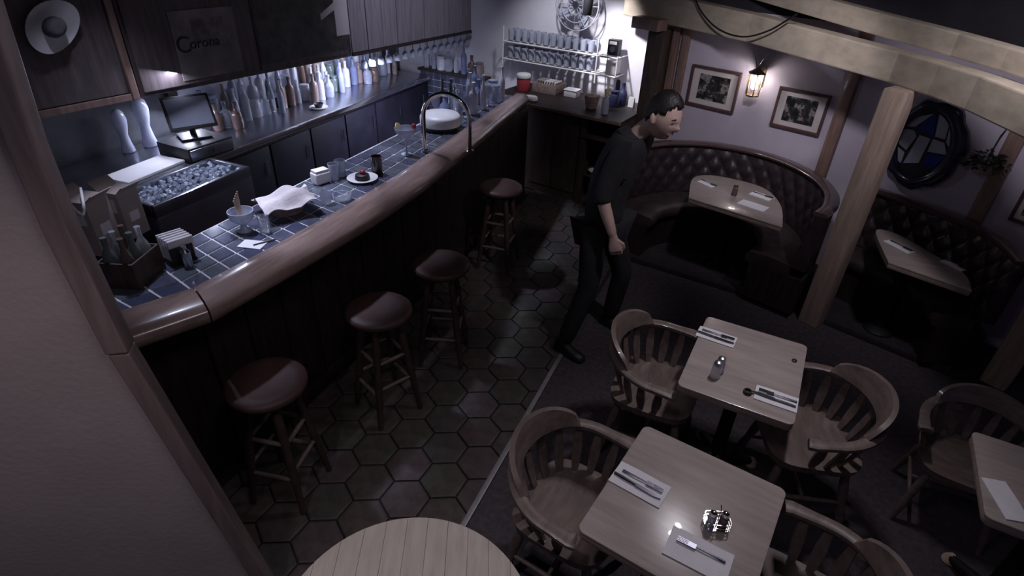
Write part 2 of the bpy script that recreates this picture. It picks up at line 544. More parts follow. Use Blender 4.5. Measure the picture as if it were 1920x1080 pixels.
# ================================================================== BAR
CT = 1.10   # tiled counter height
bar = thing('bar_counter', 'long bar with tiled top and rounded wooden rail', 'bar counter', (0, 0, 0))
OUT = [(-2.20, .94), (-1.985, 1.40), (-1.94, 1.9), (-1.90, 2.5), (-1.905, 3.1), (-1.99, 4.0), (-2.09, 5.0), (-2.15, 5.55)]
INN = [(-2.435, .94), (-2.19, 1.50), (-2.155, 1.95), (-2.135, 2.5), (-2.14, 3.1), (-2.195, 4.0), (-2.26, 5.0), (-2.29, 5.55)]


def lerp_path(path, y):
    for a, b in zip(path, path[1:]):
        if y <= b[1]:
            t = (y - a[1]) / (b[1] - a[1])
            return a[0] + t * (b[0] - a[0])
    return path[-1][0]


RP = [(0, 1.085), (0, 1.112), (.08, 1.13), (.40, 1.133), (.72, 1.128), (.92, 1.112), (1.0, 1.085), (.97, 1.05), (.85, 1.03), (.5, 1.025), (.1, 1.03)]


def rail_rings(lo, hi, n):
    rings = []
    for i in range(n + 1):
        s = lo + (hi - lo) * i / n
        k = min(int(s), len(OUT) - 2); t = s - k
        o = Vector(OUT[k]).lerp(Vector(OUT[k + 1]), t); q = Vector(INN[k]).lerp(Vector(INN[k + 1]), t)
        rings.append([(q.x + (o.x - q.x) * a, q.y + (o.y - q.y) * a, z) for a, z in RP])
    return rings


MB().loft(rail_rings(0, .985, 2)).build('rail', M['rail_wood'], bar, smooth=50)
MB().loft(rail_rings(1.0, 7, 36)).build('rail', M['rail_wood'], bar, smooth=50)
ctop = MB().prism([(-3.06, .94)] + [(x - .008, y) for x, y in INN] + [(-2.66, 5.55), (-2.64, 1.62)], 1.03, CT - .006).build('countertop', M['tile_grout'], bar, smooth=0)
# tiles
ST = []
for i in range(6):
    t = i / 5
    ST.append((Vector((-2.447, .95)).lerp(Vector((-2.206, 1.50)), t), Vector((-3.05, .95)).lerp(Vector((-2.635, 1.62)), t)))
y = 1.50
NR = 37
for i in range(1, NR + 1):
    yi = 1.50 + (5.53 - 1.50) * i / NR
    yb = 1.62 + (5.53 - 1.62) * i / NR
    ST.append((Vector((lerp_path(INN, yi) - .016, yi)), Vector((-2.635 - .0 * i, yb))))
NC = 4
for a, b in zip(ST, ST[1:]):
    for c in range(NC):
        q = [a[1].lerp(a[0], c / NC), a[1].lerp(a[0], (c + 1) / NC), b[1].lerp(b[0], (c + 1) / NC), b[1].lerp(b[0], c / NC)]
        cen = sum(q, Vector((0, 0))) / 4
        o_ = [cen + (p - cen) * (1 - .0085 / max((p - cen).length, .01)) for p in q]
        i_ = [cen + (p - cen) * (1 - .0135 / max((p - cen).length, .01)) for p in q]
        dz = random.uniform(-.0006, .0006)
        vs = [(p.x, p.y, CT - .006) for p in o_] + [(p.x, p.y, CT - .001 + dz) for p in o_] + [(p.x, p.y, CT + .001 + dz) for p in i_]
        fs = [[k, (k + 1) % 4, 4 + (k + 1) % 4, 4 + k] for k in range(4)] + [[4 + k, 4 + (k + 1) % 4, 8 + (k + 1) % 4, 8 + k] for k in range(4)] + [[8, 9, 10, 11]]
        MB().add(vs, fs).build('tile', random.choice(M['tile_blue']), ctop, smooth=0)
fp = MB().prism([(-3.0, .97), (-2.41, .97), (-2.17, 1.48), (-2.17, 5.56), (-2.60, 5.56), (-2.60, 1.62)], 0, 1.03).build('body', M['dark_wood'], bar, smooth=0)
for i in range(17):
    MB().box((-2.158, 1.58 + i * .241, .56), (.022, .232, .92)).build('board', M['dark_wood'], bar, bevel=.006)
MB().box((-2.155, 3.51, .05), (.03, 4.1, .1)).build('plinth', M['dark_wood'], bar, bevel=.004)

# brass arch rail at the service end of the bar
fa, fb = at(803, 284, 1.1) + Vector((-.03, 0, 0)), at(880, 285, 1.13)
ar = thing('service_rail', 'polished metal hoop rail arching over the bar edge', 'rail', (0, 0, 0))
pth = []
RZ = 1.54
dxy = fb - fa
rad = dxy.length / 2
for i in range(0, 6):
    pth.append(Vector((fa.x, fa.y, 1.103 + (RZ - rad - 1.102) * i / 6)))
for i in range(0, 17):
    a = PI - PI * i / 16
    c = (fa + fb) / 2
    p = c + (dxy / 2) * math.cos(a)
    pth.append(Vector((p.x, p.y, RZ - rad + rad * math.sin(a))))
for i in range(1, 7):
    pth.append(Vector((fb.x, fb.y, RZ - rad - (RZ - rad - 1.135) * i / 6)))
MB().tube(pth, .017, 12).build('hoop', M['chrome'], ar, smooth=60)
for p, z in ((fa, CT + .0025), (fb, 1.1345)):
    MB().lathe([(.032, 0), (.032, .008), (.02, .016)], 16, (p.x, p.y, z)).build('flange', M['chrome'], ar, smooth=50)

# ================================================================== BACK BAR
BB = .95
bb = thing('back_bar', 'dark back bar base cabinet with steel top and light front edge', 'cabinet')
MB().box((-4.215, 4.03, .455), (.69, 4.86, .91)).build('body', M['navy_front'], bb, smooth=0)
for i in range(9):
    d = MB().box((-3.861, 1.86 + i * .53, .47), (.018, .51, .78)).build('door', M['navy_front'], bb, bevel=.006)
    MB().tube([(-3.835, 2.05 + i * .53, .74), (-3.835, 2.05 + i * .53, .62)], .006, 6).build('handle', M['steel'], d)
MB().box((-4.205, 4.03, .93), (.73, 4.86, .04)).build('worktop', M['steel'], bb, bevel=.006)
MB().box((-3.828, 4.03, .925), (.02, 4.86, .048)).build('edge_strip', M['chrome'], bb, bevel=.004)

# ice station in front of the back bar
ib = thing('ice_station', 'steel ice bin standing out from the back bar', 'ice bin', (-3.605, 2.64, 0))
MB().box((0, 0, .44), (.40, .82, .88)).build('body', M['steel'], ib, bevel=.006)
for sx, sy, wx, wy in ((-.185, 0, .03, .82), (.185, 0, .03, .82), (0, -.395, .34, .03), (0, .395, .34, .03)):
    MB().box((sx, sy, .925), (wx, wy, .09)).build('rim', M['steel'], ib, bevel=.006)
ice = MB()
for i in range(420):
    s = random.uniform(.014, .028)
    R = Matrix.Rotation(random.uniform(0, 3), 3, 'X') @ Matrix.Rotation(random.uniform(0, 3), 3, 'Z')
    ice.box((-3.605 + random.uniform(-.16, .16), 2.64 + random.uniform(-.37, .37), .90 + random.uniform(0, .055)), (s, s, s * .8), mtx=R)
tag(ice.build('ice', M['ice'], None, smooth=0), 'crushed ice heaped in the steel bin', 'ice', kind='stuff')
wb = tag(MB().box((-4.02, 2.66, .962), (.25, .50, .022), math.radians(4)).build('cutting_board', M['white_plastic'], None, bevel=.006), 'white cutting board behind the ice bin', 'cutting board')

# till
cdw = thing('cash_drawer', 'dark cash drawer with pale front below the till screen', 'cash drawer', (-4.02, 3.13, BB), math.radians(-4))
MB().box((0, 0, .055), (.36, .40, .105)).build('body', M['black'], cdw, bevel=.005)
dr = MB().box((.186, 0, .055), (.014, .38, .08)).build('drawer', M['steel'], cdw, bevel=.003)
MB().lathe([(.010, 0), (.010, .006)], 10, (.193, 0, .055), Matrix.Rotation(PI / 2, 3, 'Y')).build('lock', M['black'], dr)
ts = thing('till_screen', 'tilted till monitor on a dark stand', 'monitor', (-4.03, 3.15, BB + .109), math.radians(-28))
MB().box((-.03, 0, .010), (.20, .22, .018)).build('base', M['black'], ts, bevel=.005)
MB().tube([(-.05, 0, .018), (-.06, 0, .10), (-.03, 0, .17)], [.024, .02, .024], 10).build('neck', M['black'], ts)
Rm = Matrix.Rotation(math.radians(-32), 3, 'Y')
scn = MB().box((.0, 0, .20), (.03, .34, .26), mtx=Rm).build('housing', M['black'], ts, bevel=.006)
MB().box(Vector((.0, 0, .20)) + Rm @ Vector((.0165, 0, 0)), (.003, .30, .22), mtx=Rm).build('screen', mat('screen_glass', (.16, .17, .21), .12, var=.1, scale=3, coat=.8), scn)

# bottles: five kinds, one mesh each per colour
def bottle_mesh(kind, mt):
    p = {'wine': [(.036, 0), (.037, .01), (.037, .19), (.03, .22), (.014, .245), (.013, .30), (.015, .302), (.015, .31), (.012, .312)],
         'spirit': [(.04, 0), (.042, .01), (.042, .17), (.036, .19), (.016, .205), (.014, .25), (.018, .252), (.018, .275), (.012, .278)],
         'squat': [(.045, 0), (.05, .02), (.05, .10), (.042, .135), (.018, .155), (.016, .20), (.02, .202), (.02, .225), (.012, .227)],
         'slim': [(.028, 0), (.03, .01), (.03, .16), (.022, .20), (.011, .22), (.010, .285), (.013, .287), (.013, .305), (.01, .306)],
         'beer': [(.029, 0), (.031, .008), (.031, .12), (.022, .15), (.012, .175), (.012, .215), (.014, .217), (.014, .228), (.01, .229)],
         'jar': [(.05, 0), (.055, .012), (.055, .12), (.045, .135), (.047, .137), (.047, .16), (.02, .163)]}[kind]
    return MB().lathe(p, 14).mesh(kind + '_bottle', mt, smooth=50)


BMESH = [bottle_mesh(k, mt) for k in ('wine', 'spirit', 'squat', 'slim', 'beer', 'jar') for mt in M['bottle_mats']]


def wine_glass_mesh(mt, h=.18):
    return MB().lathe([(.032, 0), (.033, .003), (.006, .008), (.004, h * .45), (.02, h * .52), (.036, h * .68), (.034, h), (.032, h), (.033, h * .70), (.018, h * .55), (.002, h * .5)], 14).mesh('wine_glass', mt, smooth=60)


def tumbler_mesh(mt, h=.11):
    return MB().lathe([(.030, 0), (.036, h), (.034, h), (.028, .008), (.002, .008)], 14).mesh('tumbler', mt, smooth=60)


GL = wine_glass_mesh(M['glass_frost'])
TU = tumbler_mesh(M['glass_frost'])
# stepped riser at the back of the back bar
struct(MB().box((-4.597, 5.03, 1.20), (.024, 3.05, .50)).build('wall_left_panel', mat('pale_glass', (.55, .56, .64), .2, var=.12, scale=10), smooth=0), 'pale glossy panel behind the bottles')
struct(MB().box((-4.585, 3.46, 1.20), (.05, .09, .50)).build('trim_6', M['dark_wood'], bevel=.005), 'dark upright between the till and the bottles')
rs = tag(MB().box((-4.46, 4.95, BB + .05), (.18, 2.9, .10)).build('bottle_riser', M['steel'], None, bevel=.005), 'low steel step along the back bar carrying rear bottles', 'riser')
ORD = 'first second third fourth fifth sixth seventh eighth ninth tenth eleventh twelfth thirteenth fourteenth fifteenth sixteenth seventeenth eighteenth nineteenth twentieth twenty-first twenty-second twenty-third twenty-fourth twenty-fifth twenty-sixth'.split()
yy = 3.62
cnt = [0, 0, 0]
while yy < 6.35:
    for r_, (xo, z, lab, grp) in enumerate(((-4.44, BB + .10, 'rear row on the steel step', 'rear row of back bar bottles'), (-4.315, BB, 'middle row on the back bar', 'middle row of back bar bottles'), (-4.20, BB, 'front row on the back bar', 'front row of back bar bottles'))):
        if r_ == 2 and random.random() < .45:
            continue
        o = place('bottle', random.choice(BMESH), (xo + random.uniform(-.008, .008), yy + random.uniform(-.012, .012), z + .001))
        tag(o, ORD[cnt[r_]] + ' bottle from the till in the ' + lab, 'bottle', grp)
        cnt[r_] += 1
    yy += .115
# large glass vessels near the till
vs_ = [(.05, 0), (.06, .01), (.045, .08), (.035, .16), (.055, .24), (.062, .30), (.05, .36), (.03, .385), (.02, .39)]
for (px, py, lab, sc) in ((283, 273, 'tall clear glass carafe with a bulging top beside the till', 1.0), (226, 281, 'frosted glass pitcher left of the bulging carafe', .85)):
    p = at(px, py, BB)
    p.x = max(p.x, -4.47)
    o = tag(MB().lathe([(r * sc, z * sc) for r, z in vs_], 18).build('carafe', M['glass_frost'], None, smooth=60), lab, 'carafe')
    o.location = (p.x, p.y, BB + .0005)
# small bowl on a plate on the back bar
p = at(598, 203, BB)
o = tag(MB().lathe([(.05, 0), (.09, .012), (.092, .016), (.05, .008), (.002, .008)], 20).build('plate', M['white_plastic'], None, smooth=60), 'small white plate near the back bar edge', 'plate')
o.location = (p.x, p.y, BB + .0005)
o = tag(MB().lathe([(.03, 0), (.05, .04), (.047, .04), (.028, .008), (.002, .008)], 18).build('bowl', M['black'], None, smooth=60), 'small black bowl on the white plate of the back bar', 'bowl')
o.location = (p.x, p.y, BB + .0095)

# overhead cabinets, front line from C0 to C1
C0, C1 = Vector((-4.16, 1.75)), Vector((-3.36, 6.72))
WC = Wall(C0.x, C0.y, math.degrees(math.atan2(C1.y - C0.y, C1.x - C0.x)))   # normal points into the aisle
CB, CTOP = 1.455, 2.3
LEN = (C1 - C0).length


def kc(px, py):
    return (WC.hit(px, py) - WC.p).dot(WC.u)


kA, kB = kc(244, 120), kc(655, 80)


def upper_cab(label, k0, k1, mt):
    t = thing('overhead_cabinet', label, 'cabinet')
    vs = []
    for k in (k0, k1):
        f_ = WC.at(k)
        for x in (f_.x, -4.56):
            for z in (CB, CTOP):
                vs.append((x, f_.y, z))
    MB().add(vs, [[0, 1, 3, 2], [4, 5, 7, 6], [0, 1, 5, 4], [2, 3, 7, 6], [0, 2, 6, 4], [1, 3, 7, 5]]).build('body', mt, t, smooth=0)
    return t


def panel(parent, name, W, k0, k1, z0, z1, off0, off1, mt, bevel=.005):
    return facade(W, [(k0, z0), (k1, z0), (k1, z1), (k0, z1)], off0, off1, name, mt, parent, bevel)


c1 = upper_cab('dark overhead cabinet nearest the wing wall with a hat hung on it', 0, kA - .01, M['cabinet_wood'])
panel(c1, 'door', WC, .05, kA - .07, CB + .05, CTOP - .02, .001, .02, M['cabinet_wood'])
panel(c1, 'stile', WC, kA - .06, kA - .012, CB, CTOP, .001, .03, M['trim_wood'])
panel(c1, 'lower_rail', WC, .02, kA - .065, CB, CB + .045, .001, .028, M['trim_wood'])
c2 = upper_cab('dark overhead cabinet in the middle carrying lettering and a poster', kA + .01, kB - .01, M['cabinet_wood'])
for i in range(2):
    w_ = (kB - kA - .06) / 2
    panel(c2, 'door', WC, kA + .03 + i * w_, kA + .02 + (i + 1) * w_, CB + .03, CTOP - .02, .001, .018, M['cabinet_wood'])
c3 = upper_cab('grey plank-fronted overhead cabinet towards the far counter', kB + .01, LEN - .05, M['plank_wood'])
npk = 9
for i in range(npk):
    w_ = (LEN - .06 - kB - .02) / npk
    panel(c3, 'plank', WC, kB + .02 + i * w_, kB + .012 + (i + 1) * w_, CB + .03, CTOP - .01, .001, .012 + .004 * (i % 2), M['plank_wood'], .003)
panel(c3, 'lower_rail', WC, kB + .015, LEN - .055, CB - .004, CB + .026, .001, .02, M['dark_wood'])

# hat hung on the first cabinet
hp = WC.hit(97, 50, .05)
hat = thing('hat', 'pale wide-brimmed hat hanging on the first overhead cabinet', 'hat', hp)
Rh = Matrix((WC.u, Vector((0, 0, 1)), WC.n)).transposed() @ Matrix.Rotation(math.radians(38), 3, 'Z')
MB().loft([[Rh @ Vector((.175 * k * math.cos(a * PI / 16), .12 * k * math.sin(a * PI / 16), z + .02 * (math.cos(a * PI / 8)) * (k > .6))) for a in range(32)] for k, z in ((.35, 0), (.7, .0), (1, .015), (1.0, .021), (.7, .008), (.35, .008))]).build('brim', M['paper'], hat, smooth=60)
MB().loft([[Rh @ Vector((.065 * k * math.cos(a * PI / 12), .05 * k * math.sin(a * PI / 12), z)) for a in range(24)] for k, z in ((1, .0), (1, .05), (.85, .075), (.4, .085), (.05, .08))]).build('crown', mat('hat_crown_shade', (.10, .09, .10), .9), hat, smooth=60)  # crown's shade is put into its darker colour

# lettering on the middle cabinet (flat cut letters)
def lettering(body, size, W, px, py, mt, label, shear=0.0, ext=.002, off=.02, name='sign_lettering'):
    cu = bpy.data.curves.new(name, 'FONT')
    cu.body = body
    cu.size = size
    cu.extrude = ext
    cu.shear = shear
    tmp = bpy.data.objects.new(name, cu)
    COL.objects.link(tmp)
    bpy.context.view_layer.update()
    me = bpy.data.meshes.new_from_object(tmp.evaluated_get(bpy.context.evaluated_depsgraph_get()))
    bpy.data.objects.remove(tmp)
    me.materials.clear()
    me.materials.append(mt)
    o = bpy.data.objects.new(name, me)
    COL.objects.link(o)
    p = W.hit(px, py, off)
    mm = Matrix((W.u, Vector((0, 0, 1)), W.n)).transposed().to_4x4()
    mm.translation = p
    o.matrix_world = mm
    return o


M['ink'] = mat('ink', (.012, .011, .014), .6, var=.1)
M['poster_grey'] = mat('poster_grey', (.19, .165, .16), .6, var=.35, scale=5)
pb0, pb1 = kc(318, 60), kc(440, 60)
sign = thing('beer_sign', 'dull sign board with dark lettering on the middle overhead cabinet', 'sign')
panel(sign, 'board', WC, pb0, pb1, CB + .06, 1.98, .0185, .024, M['poster_grey'], 0)
l1 = lettering('C', .16, WC, 334, 101, M['ink'], '', 0, .002, .0265, 'letter'); l1.parent = sign
l2 = lettering('orona', .10, WC, 357, 92, M['ink'], '', .12, .002, .0265, 'letter'); l2.parent = sign
panel(sign, 'picture', WC, kc(352, 40), kc(415, 40), 1.75, 1.92, .0242, .0255, mat('sign_print', (.16, .13, .14), .6, var=.5, scale=14), 0)
poster = thing('poster', 'dark leafy poster with a large white numeral on the middle cabinet', 'poster')
p0, p1 = kc(478, 60), kc(650, 60)
panel(poster, 'sheet', WC, p0, p1, CB + .07, 2.02, .0185, .022, mat('poster_leaf', (.028, .030, .032), .5, var=.9, scale=9, col2=(.075, .065, .06)), 0)
q0, q1 = kc(624, 30), kc(649, 30)
zb = WC.hit(636, 66).z
panel(poster, 'numeral', WC, q0, q1, zb, 1.99, .0222, .0245, M['mat_board'], 0)
facade(WC, [(q0, 1.93), (q0, 1.87), (q0 - .16, 1.80), (q0 - .16, 1.85)], .0222, .0245, 'numeral', M['mat_board'], poster)

# wine glasses hung under the far overhead cabinet
gm = MB().lathe([(.030, 0), (.031, -.003), (.006, -.008), (.004, -.07), (.022, -.085), (.034, -.11), (.032, -.155), (.030, -.155), (.031, -.11), (.018, -.09), (.002, -.08)], 12).mesh('hanging_glass', M['glass_frost'], smooth=60)
for i in range(15):
    p = WC.at(kB + .25 + i * .125, CB - .0045, -.10)
    tag(place('hanging_glass', gm, p), ORD[i] + ' hanging stemmed glass from the till under the overhead cabinets', 'glass', 'glasses hung under the overhead cabinets')

# ================================================================== FAR COUNTER
WT = Wall(-3.2, 6.40, -8)
a_, b_ = WT.hit(788, 130), WT.hit(905, 143)
ka, kb = (a_ - WT.p).dot(WT.u), (b_ - WT.p).dot(WT.u)
ztop = (a_.z + b_.z) / 2
tp = struct(bpy.data.objects.new('partition', None), 'low tiled partition closing the end of the bar aisle')
COL.objects.link(tp)
facade(WT, [(ka, 0), (kb, 0), (kb, ztop - .03), (ka, ztop - .03)], -.001, -.10, 'core', M['tile_grout'], tp)
facade(WT, [(ka - .02, ztop - .03), (kb + .02, ztop - .03), (kb + .02, ztop), (ka - .02, ztop)], .03, -.16, 'ledge', M['dark_wood'], tp, .006)
ncol = 9
tw = (kb - ka) / ncol
for i in range(ncol):
    for j in range(8):
        k0 = ka + i * tw; z1 = ztop - .034 - j * tw * .8
        if z1 - tw * .8 < .02:
            continue
        facade(WT, [(k0 + .004, z1 - tw * .8 + .004), (k0 + tw - .004, z1 - tw * .8 + .004), (k0 + tw - .004, z1 - .002), (k0 + .004, z1 - .002)], 0, .007, 'tile', random.choice(M['tile_blue'][:2]), tp)
for i in range(8):
    p = WT.at(ka + .06 + i * (kb - ka - .1) / 7.4, ztop + .0005, -.06)
    tag(place('bottle', random.choice(BMESH), p), ORD[i] + ' bottle from the back bar on the low tiled partition', 'bottle', 'bottles on the tiled partition')

EC = 1.0
WF = Wall(-2.25, 5.72, -10)    # front line of the far counter
ec = thing('far_counter', 'far counter with dark wood front and open shelf at its end', 'counter')
k1 = (WF.hit(1165, 231) - WF.p).dot(WF.u)


def wf_box(name, k0, k1, z0, z1, d0, d1, mt, par, bevel=.004):
    return facade(WF, [(k0, z0), (k1, z0), (k1, z1), (k0, z1)], -d0, -d1, name, mt, par, bevel)


wf_box('worktop', -.47, k1, EC - .035, EC, 0, .78, M['dark_wood'], ec)
wf_box('edge_strip', -.02, k1, EC - .034, EC - .002, -.018, -.0005, M['trim_wood'], ec)
ks = k1 * .56
wf_box('carcass', -.45, ks, 0, EC - .036, .13, .77, M['end_wood'], ec)
for i in range(2):
    d = wf_box('door', .02 + i * (ks - .03) / 2, .01 + (i + 1) * (ks - .03) / 2, .10, EC - .06, .105, .129, M['end_wood'], ec, .006)
wf_box('post', ks + .01, ks + .07, 0, EC - .036, .10, .16, M['end_wood'], ec)
wf_box('side_panel', k1 - .04, k1 - .01, 0, EC - .036, .06, .77, M['end_wood'], ec)
wf_box('shelf', ks + .01, k1 - .042, .74, .765, .08, .77, M['end_wood'], ec)
wf_box('shelf', ks + .01, k1 - .042, .30, .325, .17, .77, M['end_wood'], ec)
wf_box('back_panel', ks + .01, k1 - .042, .0, EC - .037, .745, .77, M['dark_wood'], ec)
q = WF.at(ks + .17, .3255, -.22)
tag(place('bowl', MB().lathe([(.04, 0), (.075, .05), (.072, .05), (.036, .008), (.002, .008)], 18).mesh('bowl', M['white_plastic'], smooth=60), q), 'white bowl on the open shelf below the far counter', 'bowl')


def fc(px, py, z=EC):
    p = at(px, py, z)
    p.z = z + .0006
    return p


def obj_at(name, mb, mt, p, label, cat, group=None, rz=0.0, bevel=0, smooth=40):
    o = place(name, mb.mesh(name, mt, bevel, smooth=smooth), p, rz)
    return tag(o, label, cat, group)


RE = math.radians(-10)
# white oval container
obj_at('soap_dish', MB().loft([[(.075 * k * math.cos(a * PI / 10), .05 * k * math.sin(a * PI / 10), z) for a in range(20)] for k, z in ((.8, 0), (1, .012), (1, .035), (.85, .05), (.3, .052))]), M['white_plastic'], fc(996, 189), 'white oval container at the corner of bar and far counter', 'container', rz=RE)
tr = thing('serving_bin', 'brown open bin of packets behind the white paper pack', 'bin', fc(1028, 172), RE)
for x_, y_, sx, sy in ((0, -.10, .30, .012), (0, .10, .30, .012), (-.144, 0, .012, .188), (.144, 0, .012, .188)):
    MB().box((x_, y_, .05), (sx, sy, .10)).build('side', M['basket'], tr, bevel=.003)
MB().box((0, 0, .005), (.276, .188, .01)).build('bottom', M['basket'], tr)
for i in range(8):
    MB().box((-.11 + i * .031, 0, .07), (.018, .15, .11), mtx=Matrix.Rotation(.2, 3, 'Y')).build('packet', random.choice((M['paper'], M['tan'], M['cardboard'])), tr)
pk = thing('paper_pack', 'white folded paper pack leaning on the far counter', 'paper', fc(1072, 181), RE)
MB().box((0, 0, .035), (.15, .11, .07)).build('stack', M['napkin'], pk, bevel=.01)
MB().box((.0, .0, .075), (.16, .12, .008), mtx=Matrix.Rotation(.06, 3, 'X')).build('sheet', M['napkin'], pk, bevel=.003)
bs = thing('wicker_basket', 'small woven basket on the far counter', 'basket', fc(1108, 203))
MB().lathe([(.05, 0), (.055, .005), (.075, .10), (.08, .13), (.074, .13), (.068, .10), (.05, .012), (.002, .012)], 22).build('bowl', M['basket'], bs, smooth=50)
for i in range(5):
    r = .056 + .005 * i
    MB().tube([(r * math.cos(a * PI / 12), r * math.sin(a * PI / 12), .018 + i * .026) for a in range(24)], .005, 6, closed=True).build('band', M['basket'], bs)
sp = thing('spray_bottle', 'clear spray bottle with pale yellow nozzle on the far counter', 'spray bottle', fc(1133, 213), math.radians(60))
MB().lathe([(.034, 0), (.036, .008), (.036, .11), (.026, .145), (.014, .165), (.014, .175)], 16).build('body', M['glass_frost'], sp, smooth=50)
MB().lathe([(.017, .175), (.017, .195), (.012, .2)], 12).build('collar', M['yellow'], sp)
MB().box((.015, 0, .222), (.075, .026, .04)).build('nozzle', M['yellow'], sp, bevel=.006)
MB().box((.032, 0, .19), (.008, .014, .05), mtx=Matrix.Rotation(-.35, 3, 'Y')).build('trigger', M['yellow'], sp, bevel=.003)
dk = mat('navy_plastic', (.03, .035, .09), .4)
for (px, py, s, lab) in ((1150, 200, 'jar', 'dark blue jar right beside the spray bottle'), (1165, 196, 'squat', 'dark blue bottle between the jar and the white card'), (1158, 182, 'spirit', 'dark blue bottle at the back of the far counter')):
    tag(place('bottle', bottle_mesh(s, dk), fc(px, py)), lab, 'bottle')
cdx = thing('table_card', 'small white card standing at the end of the far counter', 'card', fc(1182, 201), RE)
MB().box((0, 0, .05), (.06, .006, .10), mtx=Matrix.Rotation(-.12, 3, 'X')).build('leaf', M['paper'], cdx)
MB().box((0, .028, .05), (.06, .006, .10), mtx=Matrix.Rotation(.2, 3, 'X')).build('leaf', M['paper'], cdx)

# wire shelf unit on the far wall
sh = thing('wire_shelf', 'white wire shelf unit full of glasses above the far counter', 'shelf')
kk = lambda px, py: (WE.hit(px, py, .12) - WE.p).dot(WE.u)
s0, s1, s2 = kk(955, 80), kk(1128, 120), kk(1166, 120)
zs = [WE.hit(1040, 92, .25).z, WE.hit(1040, 126, .25).z]
for z in zs:
    for off in (.02, .09, .16, .25):
        MB().tube([WE.at(s0, z, off), WE.at(s2, z, off)], .006 if off < .2 else .009, 8).build('rod', M['white_plastic'], sh)
    for k in (s0, s1, s2):
        MB().tube([WE.at(k, z, .002), WE.at(k, z, .25)], .006, 8).build('bracket', M['white_plastic'], sh)
for k in (s0, s1):
    MB().tube([WE.at(k, zs[1] - .09, .25), WE.at(k, zs[0] + .16, .25)], .010, 8).build('upright', M['white_plastic'], sh)
MB().tube([WE.at(s2, zs[1], .25), WE.at(s2, zs[0] + .02, .25)], .007, 8).build('upright', M['white_plastic'], sh)
for zi, z in enumerate(zs):
    n = 12
    for i in range(n):
        for off in (.06, .16):
            p = WE.at(s0 + .05 + i * (s1 - s0 - .08) / n, z + .0105, off)
            tag(place('tumbler', TU, p), '%s tumbler from the bar in the %s row of the %s wire shelf' % (ORD[i], 'back' if off < .1 else 'front', ('upper', 'lower')[zi]), 'glass', 'tumblers on the %s wire shelf' % ('upper', 'lower')[zi])
rad_ = thing('radio', 'small dark radio at the end of the upper wire shelf', 'radio', WE.at(s2 - .10, zs[0] + .0105, .13), RE)
MB().box((0, 0, .075), (.12, .09, .15)).build('body', M['black'], rad_, bevel=.006)
MB().lathe([(.03, 0), (.03, .006)], 16, (0, -.045, .06), Matrix.Rotation(PI / 2, 3, 'X')).build('speaker', M['steel'], rad_)
MB().box((0, -.047, .12), (.08, .004, .03)).build('display', M['paper'], rad_)
bx = tag(place('storage_box', MB().box((0, 0, .07), (.11, .14, .14)).mesh('storage_box', M['white_plastic'], .006), WE.at(s2 - .085, zs[1] + .0105, .14), RE), 'white box at the end of the lower wire shelf', 'box')

# round fan and black spotlight high on the far wall
fn = thing('wall_fan', 'round metal wall fan above the wire shelf', 'fan')
fcn = WE.hit(1086, 8, .12)
def ringpts(r, off, n=32):
    return [fcn + WE.u * r * math.cos(2 * PI * a / n) + Vector((0, 0, r * math.sin(2 * PI * a / n))) + WE.n * off for a in range(n)]
M['fan_paint'] = mat('fan_paint', (.42, .41, .46), .5, var=.05)
for r, off in ((.25, 0), (.25, .05), (.17, .07), (.09, .08)):
    MB().tube(ringpts(r, off), .006, 6, closed=True).build('cage_ring', M['fan_paint'], fn)
for i in range(12):
    a = i * PI / 6
    dr_ = WE.u * math.cos(a) + Vector((0, 0, math.sin(a)))
    MB().tube([fcn + dr_ * .04 + WE.n * .085, fcn + dr_ * .18 + WE.n * .07, fcn + dr_ * .25 + WE.n * .05], .004, 5).build('cage_wire', M['fan_paint'], fn)
for i in range(4):
    a = i * PI / 2 + .5
    d1 = WE.u * math.cos(a) + Vector((0, 0, math.sin(a))); d2 = WE.u * -math.sin(a) + Vector((0, 0, math.cos(a)))
    pts = []
    for t, w2 in ((.04, .02), (.12, .055), (.2, .06), (.235, .03)):
        pts.append((t, w2))
    vs = [fcn + d1 * t + d2 * w2 + WE.n * .04 for t, w2 in pts] + [fcn + d1 * t - d2 * w2 + WE.n * .02 for t, w2 in pts[::-1]]
    vs2 = [v + WE.n * .004 for v in vs]
    n = len(vs)
    MB().add(vs + vs2, [list(range(n)), list(range(n, 2 * n))[::-1]] + [[i_, (i_ + 1) % n, n + (i_ + 1) % n, n + i_] for i_ in range(n)]).build('blade', M['glass_frost'], fn)
MB().tube([fcn + WE.n * -.11, fcn + WE.n * .085], .035, 14).build('motor', M['steel'], fn)
MB().tube([fcn + WE.n * -.10, fcn + WE.n * -.09 + Vector((0, 0, -.32)), fcn + WE.n * -.10 + Vector((0, 0, -.36))], .012, 8).build('bracket', M['steel'], fn)
sl = thing('spot_lamp', 'black cylinder lamp hanging in front of the wall fan', 'lamp')
lp = at(1101, 28, 1.86)
MB().lathe([(.045, 0), (.047, .004), (.047, .20), (.03, .22), (.01, .225)], 18, lp).build('shade', M['black'], sl, smooth=50)
MB().tube([lp + Vector((0, 0, .22)), lp + Vector((0, 0, 1.085))], .008, 8).build('stem', M['black'], sl)
MB().lathe([(.035, .006), (.03, .002), (.01, .001)], 14, lp).build('lens', M['glass_frost'], sl)

# ================================================================== THINGS ON THE BAR
def bt(px, py, z=CT + .0022):
    p = at(px, py, CT)
    p.z = z
    return p


